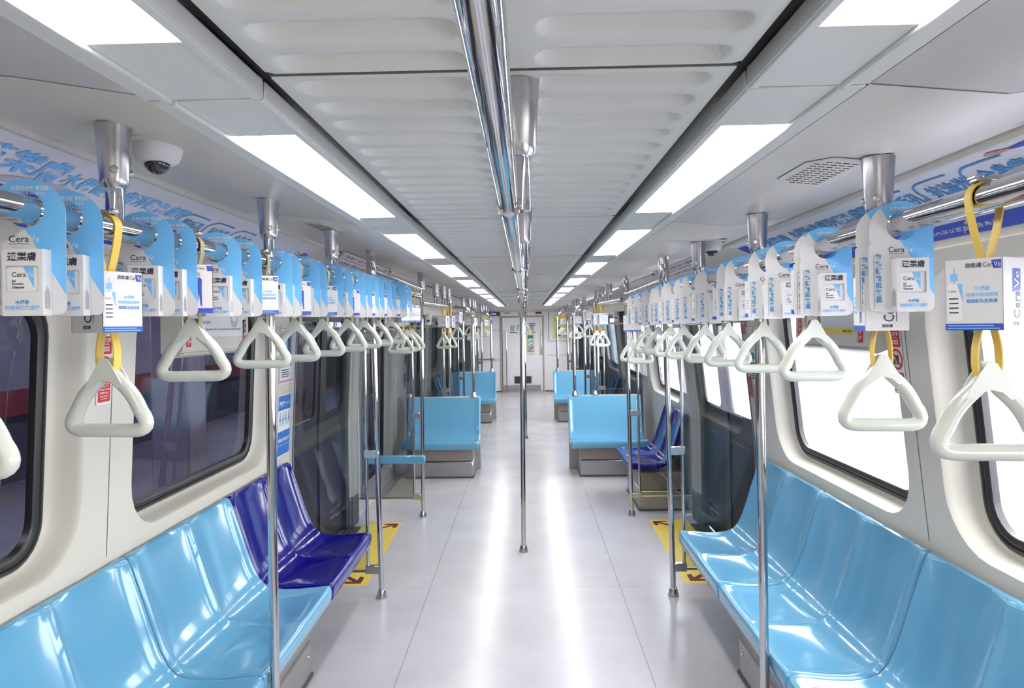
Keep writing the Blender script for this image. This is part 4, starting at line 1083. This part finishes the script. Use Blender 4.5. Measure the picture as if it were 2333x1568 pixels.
# extra warning label on the near end of the right box is part of the box
# ------------------------------------------------------------------ wall stickers
def ban(b, y, z, r=.040):
    disc(b, 0, y, r, 'red', z, r*.78); t = r*.11
    a = math.radians(-45); d = V(math.cos(a), math.sin(a)); n = V(-d.y, d.x)*t; e = d*r*.85
    b.flat([(e.x+n.x, y+e.y+n.y), (-e.x+n.x, y-e.y+n.y), (-e.x-n.x, y-e.y-n.y), (e.x-n.x, y+e.y-n.y)][::-1], 'red', z=z+.0004)
def nosign(b, t, smoke_y=.105, eat_y=-.05):
    z = t+.0006
    ban(b, .125, z+.0006); b.flat([(-.022, .118), (.02, .118), (.02, .126), (-.022, .126)], 'darkgrey', z=z); b.flat([(.012, .128), (.02, .128), (.008, .148), (.004, .146)], 'darkgrey', z=z)
    b.flat(rrect(-.036, .036, .012, .075, .005), 'red', z=z); b.text('禁止吸菸', .016, 'white', None, .03, at=(0, .061), z=z+.0005, width=.056); b.text('No Smoking', .0075, 'white', None, .02, at=(0, .047), z=z+.0005)
    for j in range(3): b.flat([(-.024, .022+j*.0065), (.024, .022+j*.0065), (.024, .0255+j*.0065), (-.024, .0255+j*.0065)], 'white', z=z+.0005)
    ban(b, -.035, z+.0006); b.flat([(-.004, -.055), (.014, -.055), (.017, -.020), (-.007, -.020)], 'darkgrey', z=z); b.flat([(.004, -.020), (.007, -.020), (.011, -.008), (.008, -.008)], 'darkgrey', z=z); b.flat([(-.024, -.055), (-.008, -.055), (-.010, -.036), (-.022, -.034)], 'darkgrey', z=z)
    b.flat(rrect(-.036, .036, -.158, -.085, .005), 'red', z=z); b.text('禁止飲食', .017, 'white', None, .03, at=(0, -.099), z=z+.0005, width=.056); b.text('No Eating or Drinking', .0075, 'white', None, .02, at=(0, -.114), z=z+.0005, width=.064)
    b.text('違者可罰NT$7,500', .0075, 'white', None, .02, at=(0, -.126), z=z+.0005, width=.05); b.text('Violators will be fined', .0062, 'white', None, .01, at=(0, -.137), z=z+.0005, width=.05); b.text('up to NT$7,500', .0062, 'white', None, .01, at=(0, -.147), z=z+.0005, width=.036)
poster('prohibition_sticker', 'red and white no-smoking and no-eating sticker on the left window pillar', 'sticker', wallm(-1, 2.395, 1.625), .086, .335, 'white', fn=nosign, t=.001, edge=.008)
poster('prohibition_sticker', 'red and white no-smoking and no-eating sticker on the right window pillar', 'sticker', wallm(1, 2.60, 1.60), .086, .335, 'white', fn=nosign, t=.001, edge=.008)
def prio(b, t):
    z = t+.0006; rct(b, -.112, .112, -.19, .19, 'white', z-.0003)
    b.flat(rrect(-.106, .106, .095, .184, .004), 'pblue', z=z)
    b.text('優先席', .034, 'white', None, .03, 'l', at=(-.092, .135), z=z+.0006, width=.085); b.text('Priority Seat', .026, 'white', None, 0, 'l', at=(.0, .135), z=z+.0006, width=.096)
    for j in range(4):
        x = -.075+j*.05; disc(b, x+.006, .073, .006, 'pblue', z, n=10); b.flat([(x-.010, .0), (x-.004, .0), (x, .030), (x+.014, .030), (x+.016, .0), (x+.021, .0), (x+.020, .036), (x+.010, .040), (x+.010, .064), (x, .066), (x-.008, .036)], 'pblue', z=z)
    b.flat(rrect(-.106, .106, -.184, -.035, .004), 'pblue', z=z); b.text('請讓座給需要的旅客', .022, 'white', None, .02, at=(0, -.09), z=z+.0006, width=.185); b.text('Please offer your seat to those in need', .012, 'white', None, 0, at=(0, -.122), z=z+.0006, width=.185)
M['pblue'] = pmat('priority_blue', srgb(35, 110, 200), .4)
poster('priority_sign', 'blue and white priority seat sign on the wall above the navy seat', 'sign', wallm(-1, 4.235, 1.115), .225, .38, 'white', fn=prio, t=.001)
def f5(b, t):
    z = t+.0006; rct(b, -.12, .12, -.17, .17, 'pink', z-.0003); rct(b, -.11, .11, -.155, .165, 'paper', z); rct(b, -.09, .09, .0, .15, 'sky', z+.0005); rct(b, .0, .06, -.02, .14, 'ink', z+.001)
    for j in range(5): disc(b, -.07+j*.035, -.06, .014, ('red', 'floor_y', 'green', 'white', 'red')[j], z+.0006, n=12)
    lines(b, -.09, .09, -.14, -.085, 4, 'ink', z+.0006, 4)
M['pink'] = pmat('poster_pink', srgb(205, 140, 165), .5)
poster('wall_poster', 'small pink edged map poster on the wall left of the first door', 'poster', wallm(-1, 4.245, 1.55), .25, .36, 'white', fn=f5)
def f6(b, t): rct(b, -.05, .05, -.02, .02, 'green', t+.0006); lines(b, -.05, .05, -.15, -.04, 7, 'ink', t+.0006, 2)
def f7(b, t):
    z = t+.0006; rct(b, -.05, .05, -.06, .06, 'red', z); disc(b, 0, .015, .03, 'white', z+.0005)
poster('wall_poster', 'tall green headed notice on the wall before the first right door', 'poster', wallm(1, 4.27, 1.50), .13, .36, 'white', fn=f6)
poster('fire_sticker', 'small red sticker by the near edge of the right door', 'sticker', wallm(1, 4.37, 1.30), .05, .13, 'red', t=.001)
poster('fire_sticker', 'red hand sticker high beside the first right door', 'sticker', wallm(1, 4.36, 1.70), .07, .13, 'red', fn=lambda b, t: disc(b, 0, .02, .022, 'white', t+.0006, .012), t=.001)
poster('window_sticker', 'blue sticker on the wall past the first right doorway', 'sticker', wallm(1, 6.36, 1.52), .30, .09, 'white', fn=lambda b, t: (rct(b, -.13, -.06, -.03, .03, 'pblue', t+.0006), rct(b, -.03, .13, -.02, .0, 'pblue', t+.0006)), t=.001)
poster('window_sticker', 'blue and white sticker on the wall past the first left doorway', 'sticker', wallm(-1, 6.36, 1.52), .30, .11, 'white', fn=lambda b, t: (rct(b, -.13, -.06, -.035, .035, 'pblue', t+.0006), rct(b, -.03, .13, -.02, .0, 'pblue', t+.0006)), t=.001)
for y, s, nm in ((8.62, -1, 'second left'), (12.87, -1, 'third left')):
    poster('priority_sign', 'distant blue priority sign before the %s doorway' % nm, 'sign', wallm(s, y-.1, 1.15), .16, .40, 'pblue', fn=lambda b, t: rct(b, -.07, .07, -.02, .09, 'white', t+.0006), t=.001)
for s, nm in ((-1, 'left'), (1, 'right')):
    for y, w in ((10.13, 'second'), (14.38, 'third')):
        poster('number_label', 'small white label high on the far pillar of the %s %s doorway' % (w, nm), 'label', xf(wallpt(s, y-.055, 1.79, .045), (1, 0, 0), (0, 0, 1)), .07, .05, 'white', fn=lambda b, t: rct(b, -.02, .02, -.012, .012, 'royal', t+.0006), t=.001)

# ------------------------------------------------------------------ ceiling fittings
def dome(s, x, y, label):
    o = thing('security_camera', label, 'camera', (x, y, ceilz(s, abs(x))+.001)); 
    b = MB(); b.lathe([(.088, 0), (.088, -.003), (.082, -.0055), (0, -.0055)], 'cream', (0, 0, 0), 36); b.box(.05, .075, -.03, .03, -.007, -.004, 'seam'); b.build('mount_plate', o)
    b = MB(); b.lathe([(.060, -.003), (.061, -.014), (.058, -.030), (.050, -.046), (.036, -.054), (0, -.055)], 'white', (0, 0, 0), 32); b.build('camera_body', o)
    b = MB(); r = .031; b.lathe([(r, 0)] + [(r*math.cos(math.radians(a)), -r*math.sin(math.radians(a))) for a in range(10, 90, 10)] + [(0.0005, -r)], 'dome', (.004, -.008, -.050), 24); b.build('camera_dome', o)
dome(-1, -.905, 1.735, 'white dome camera on the left ceiling beside the nearest handrail post')
dome(1, 1.01, 3.60, 'white dome camera on the right ceiling behind the third handrail post')
def speaker(s, x, y, label):
    b = MB(); z = ceilz(s, abs(x))
    poly = [(-.075, -.17), (.03, -.17), (.075, -.10), (.075, .10), (.03, .17), (-.075, .17)]
    if s > 0: poly = [(-p[0], p[1]) for p in reversed(poly)]
    m = Matrix(((1, 0, 0, x), (0, 1, 0, y), (0, 0, 1, z), (0, 0, 0, 1)))
    tilt = (ceilz(s, abs(x)+.05)-ceilz(s, abs(x)-.05))/.1*s
    m = Matrix(((1, 0, 0, x), (0, 1, 0, y), (tilt, 0, 1, z-.003), (0, 0, 0, 1)))
    b.prism(poly, 0, .006, 'cove', m); b.prism([(p[0]*1.03, p[1]*1.015) for p in poly], .002, .006, 'seam', m)
    for i in range(11):
        for j in range(5):
            xx = -.045+j*.022; yy = -.125+i*.025
            if (abs(yy) > .1 and (xx > .03 if s < 0 else xx < -.03)): continue
            b.box(xx-.008, xx+.008, yy-.0025, yy+.0025, -.0008, .002, 'black', mtx=m)
    q = b.build('speaker_grille'); tag(q, label, 'speaker')
speaker(1, .86, 1.93, 'slotted speaker grille on the right ceiling by the nearest post'); speaker(-1, -.93, 3.28, 'slotted speaker grille on the left ceiling behind the third post')

# ------------------------------------------------------------------ floor stickers
def arrow(b, x, y, ang, k, m):
    pts = [(-.5, -.09), (.12, -.09), (-.10, -.36), (.10, -.40), (.5, 0), (.10, .40), (-.10, .36), (.12, .09), (-.5, .09)]
    c, s_ = math.cos(ang), math.sin(ang)
    b.flat([((px*c-py*s_)*k+x, (px*s_+py*c)*k+y) for px, py in pts], m, z=.0014)
for s, nm in ((-1, 'left'), (1, 'right')):
    b = MB(); pl = [(s*1.05, 4.50), (s*1.40, 4.50), (s*1.40, 5.96), (s*1.08, 5.96)]
    if s < 0: pl = pl[::-1]
    b.prism(pl, 0, .0008, 'floor_y')
    for yy, up in ((4.61, -1), (5.85, 1)):
        arrow(b, s*1.165, yy, math.atan2(up, -s), .19, 'dkred')
    q = b.build('floor_sticker'); tag(q, 'yellow floor sticker with dark red arrows at the %s door' % nm, 'floor sticker')

# ------------------------------------------------------------------ outside
b = MB()
b.box(-6.1, -6.0, -6, 24, -1.2, 4.2, 'platdark'); b.box(-6.1, -1.66, -6, 24, 3.1, 3.2, 'platdark'); b.box(-6.1, -1.66, -6.1, -6, -1.2, 3.2, 'platdark'); b.box(-6.1, -1.66, 24, 24.1, -1.2, 3.2, 'platdark')
b.box(-1.72, -1.62, -6, Y0-.05, -1.2, 3.2, 'platdark'); b.box(-1.72, -1.62, YE+.06, 24, -1.2, 3.2, 'platdark'); b.box(-1.72, -1.60, -6, 24, 2.3, 3.2, 'platdark')
b.box(-1.72, -1.62, -6, 24, -1.2, -.06, 'platdark'); b.box(-6.1, -1.72, -6, 24, -1.25, -1.2, 'platdark')
q = b.build('exterior_station_shade_box'); struct(q)  # roof, end walls and strips beside the car added to keep daylight out
b = MB(); b.box(-6.0, -1.75, -5.9, 23.9, -1.19, -.04, 'platwall'); struct(b.build('exterior_platform'))
b = MB(); b.box(-5.99, -5.9, -5.9, 23.9, .75, 1.05, 'maroon'); b.box(-5.99, -5.92, -5.9, 23.9, 1.05, 3.0, 'platwall'); struct(b.build('exterior_cladding'))
for i, (x, y, m_, l_) in enumerate(((-2.9, 5.7, 'lilac', 'pale lilac platform column seen through the left bench window'), (-2.6, 10.6, 'brick', 'terracotta platform column seen through the first left door'), (-2.9, 15.0, 'lilac', 'distant lilac platform column outside the second left door'))):
    b = MB(); b.box(x-.16, x+.16, y-.16, y+.16, -.04, 3.1, m_, .02); tag(b.build('platform_column'), l_, 'column')
b = MB(); b.box(-2.64, -2.60, 8.7, 9.9, 1.60, 2.25, 'white', .01)
sm = xf((-2.597, 9.3, 1.8), (0, 1, 0), (0, 0, 1)); b.flat(rrect(-.55, .55, -.17, .42, .02), 'signlit', sm, z=.001); b.text('電梯', .16, 'royal', sm, .02, at=(.1, -.04), z=.004); b.flat(rrect(-.35, .2, .2, .36, .02), 'pblue', sm, z=.003)
b.tube([(-2.62, 8.9, 2.2), (-2.62, 8.9, 3.1)], .02, 'steel'); b.tube([(-2.62, 9.7, 2.2), (-2.62, 9.7, 3.1)], .02, 'steel')
tag(b.build('lift_sign'), 'white lit platform sign with blue lettering outside the first left door', 'sign')
b = MB(); b.box(-3.9, -3.2, 9.6, 10.5, -.04, 1.6, 'maroon', .03); tag(b.build('platform_kiosk'), 'dark red kiosk on the platform outside the first left door', 'kiosk')
for i, y in enumerate((1.0, 6.0, 11.0, 16.0)):
    b = MB(); b.box(-3.9, -3.7, y-.7, y+.7, 3.06, 3.10, 'platfill'); tag(b.build('platform_fill_light'), 'added fill light brightening the platform outside the left windows', 'lamp', 'added platform fill lights')  # emitters added to brighten the platform behind the left windows
b = MB(); b.box(4.0, 4.25, -8, 30, -1.5, .75, 'parapet')
for k in range(3): b.box(3.98, 4.0, -8, 30, .1+k*.2, .2+k*.2, 'lilac')
struct(b.build('exterior_parapet'))
b = MB(); b.box(1.7, 30, -8, 30, -1.6, -1.5, 'parapet'); struct(b.build('ground'))

# ------------------------------------------------------------------ light, camera, output
w = bpy.data.worlds.new('World'); SC.world = w; w.use_nodes = True
bg = w.node_tree.nodes['Background']; bg.inputs[0].default_value = (.97, .98, 1., 1); bg.inputs[1].default_value = 10.
cam = bpy.data.cameras.new('Camera'); co = bpy.data.objects.new('Camera', cam); COL.objects.link(co)
F = 1555.; yaw = math.atan(31.5/F); roll = -.016
cam.sensor_width = 36.; cam.sensor_fit = 'HORIZONTAL'; cam.lens = F/2333*36
cam.shift_y = -(784-739)/2333; cam.clip_start = .02; cam.clip_end = 200
R = Matrix.Rotation(yaw, 4, 'Z') @ Matrix.Rotation(PI/2, 4, 'X') @ Matrix.Rotation(roll, 4, 'Z')
R.translation = (.035, 0, 1.72); co.matrix_world = R
SC.camera = co
vs = SC.view_settings
vs.view_transform = 'Standard'; vs.look = 'None'; vs.gamma = 1.; vs.use_curve_mapping = False; vs.exposure = .22
cy = SC.cycles
cy.max_bounces = 8; cy.diffuse_bounces = 4; cy.glossy_bounces = 4; cy.transparent_max_bounces = 12; cy.transmission_bounces = 4
cy.caustics_reflective = False; cy.caustics_refractive = False; cy.sample_clamp_indirect = 4.
cy.use_denoising = True
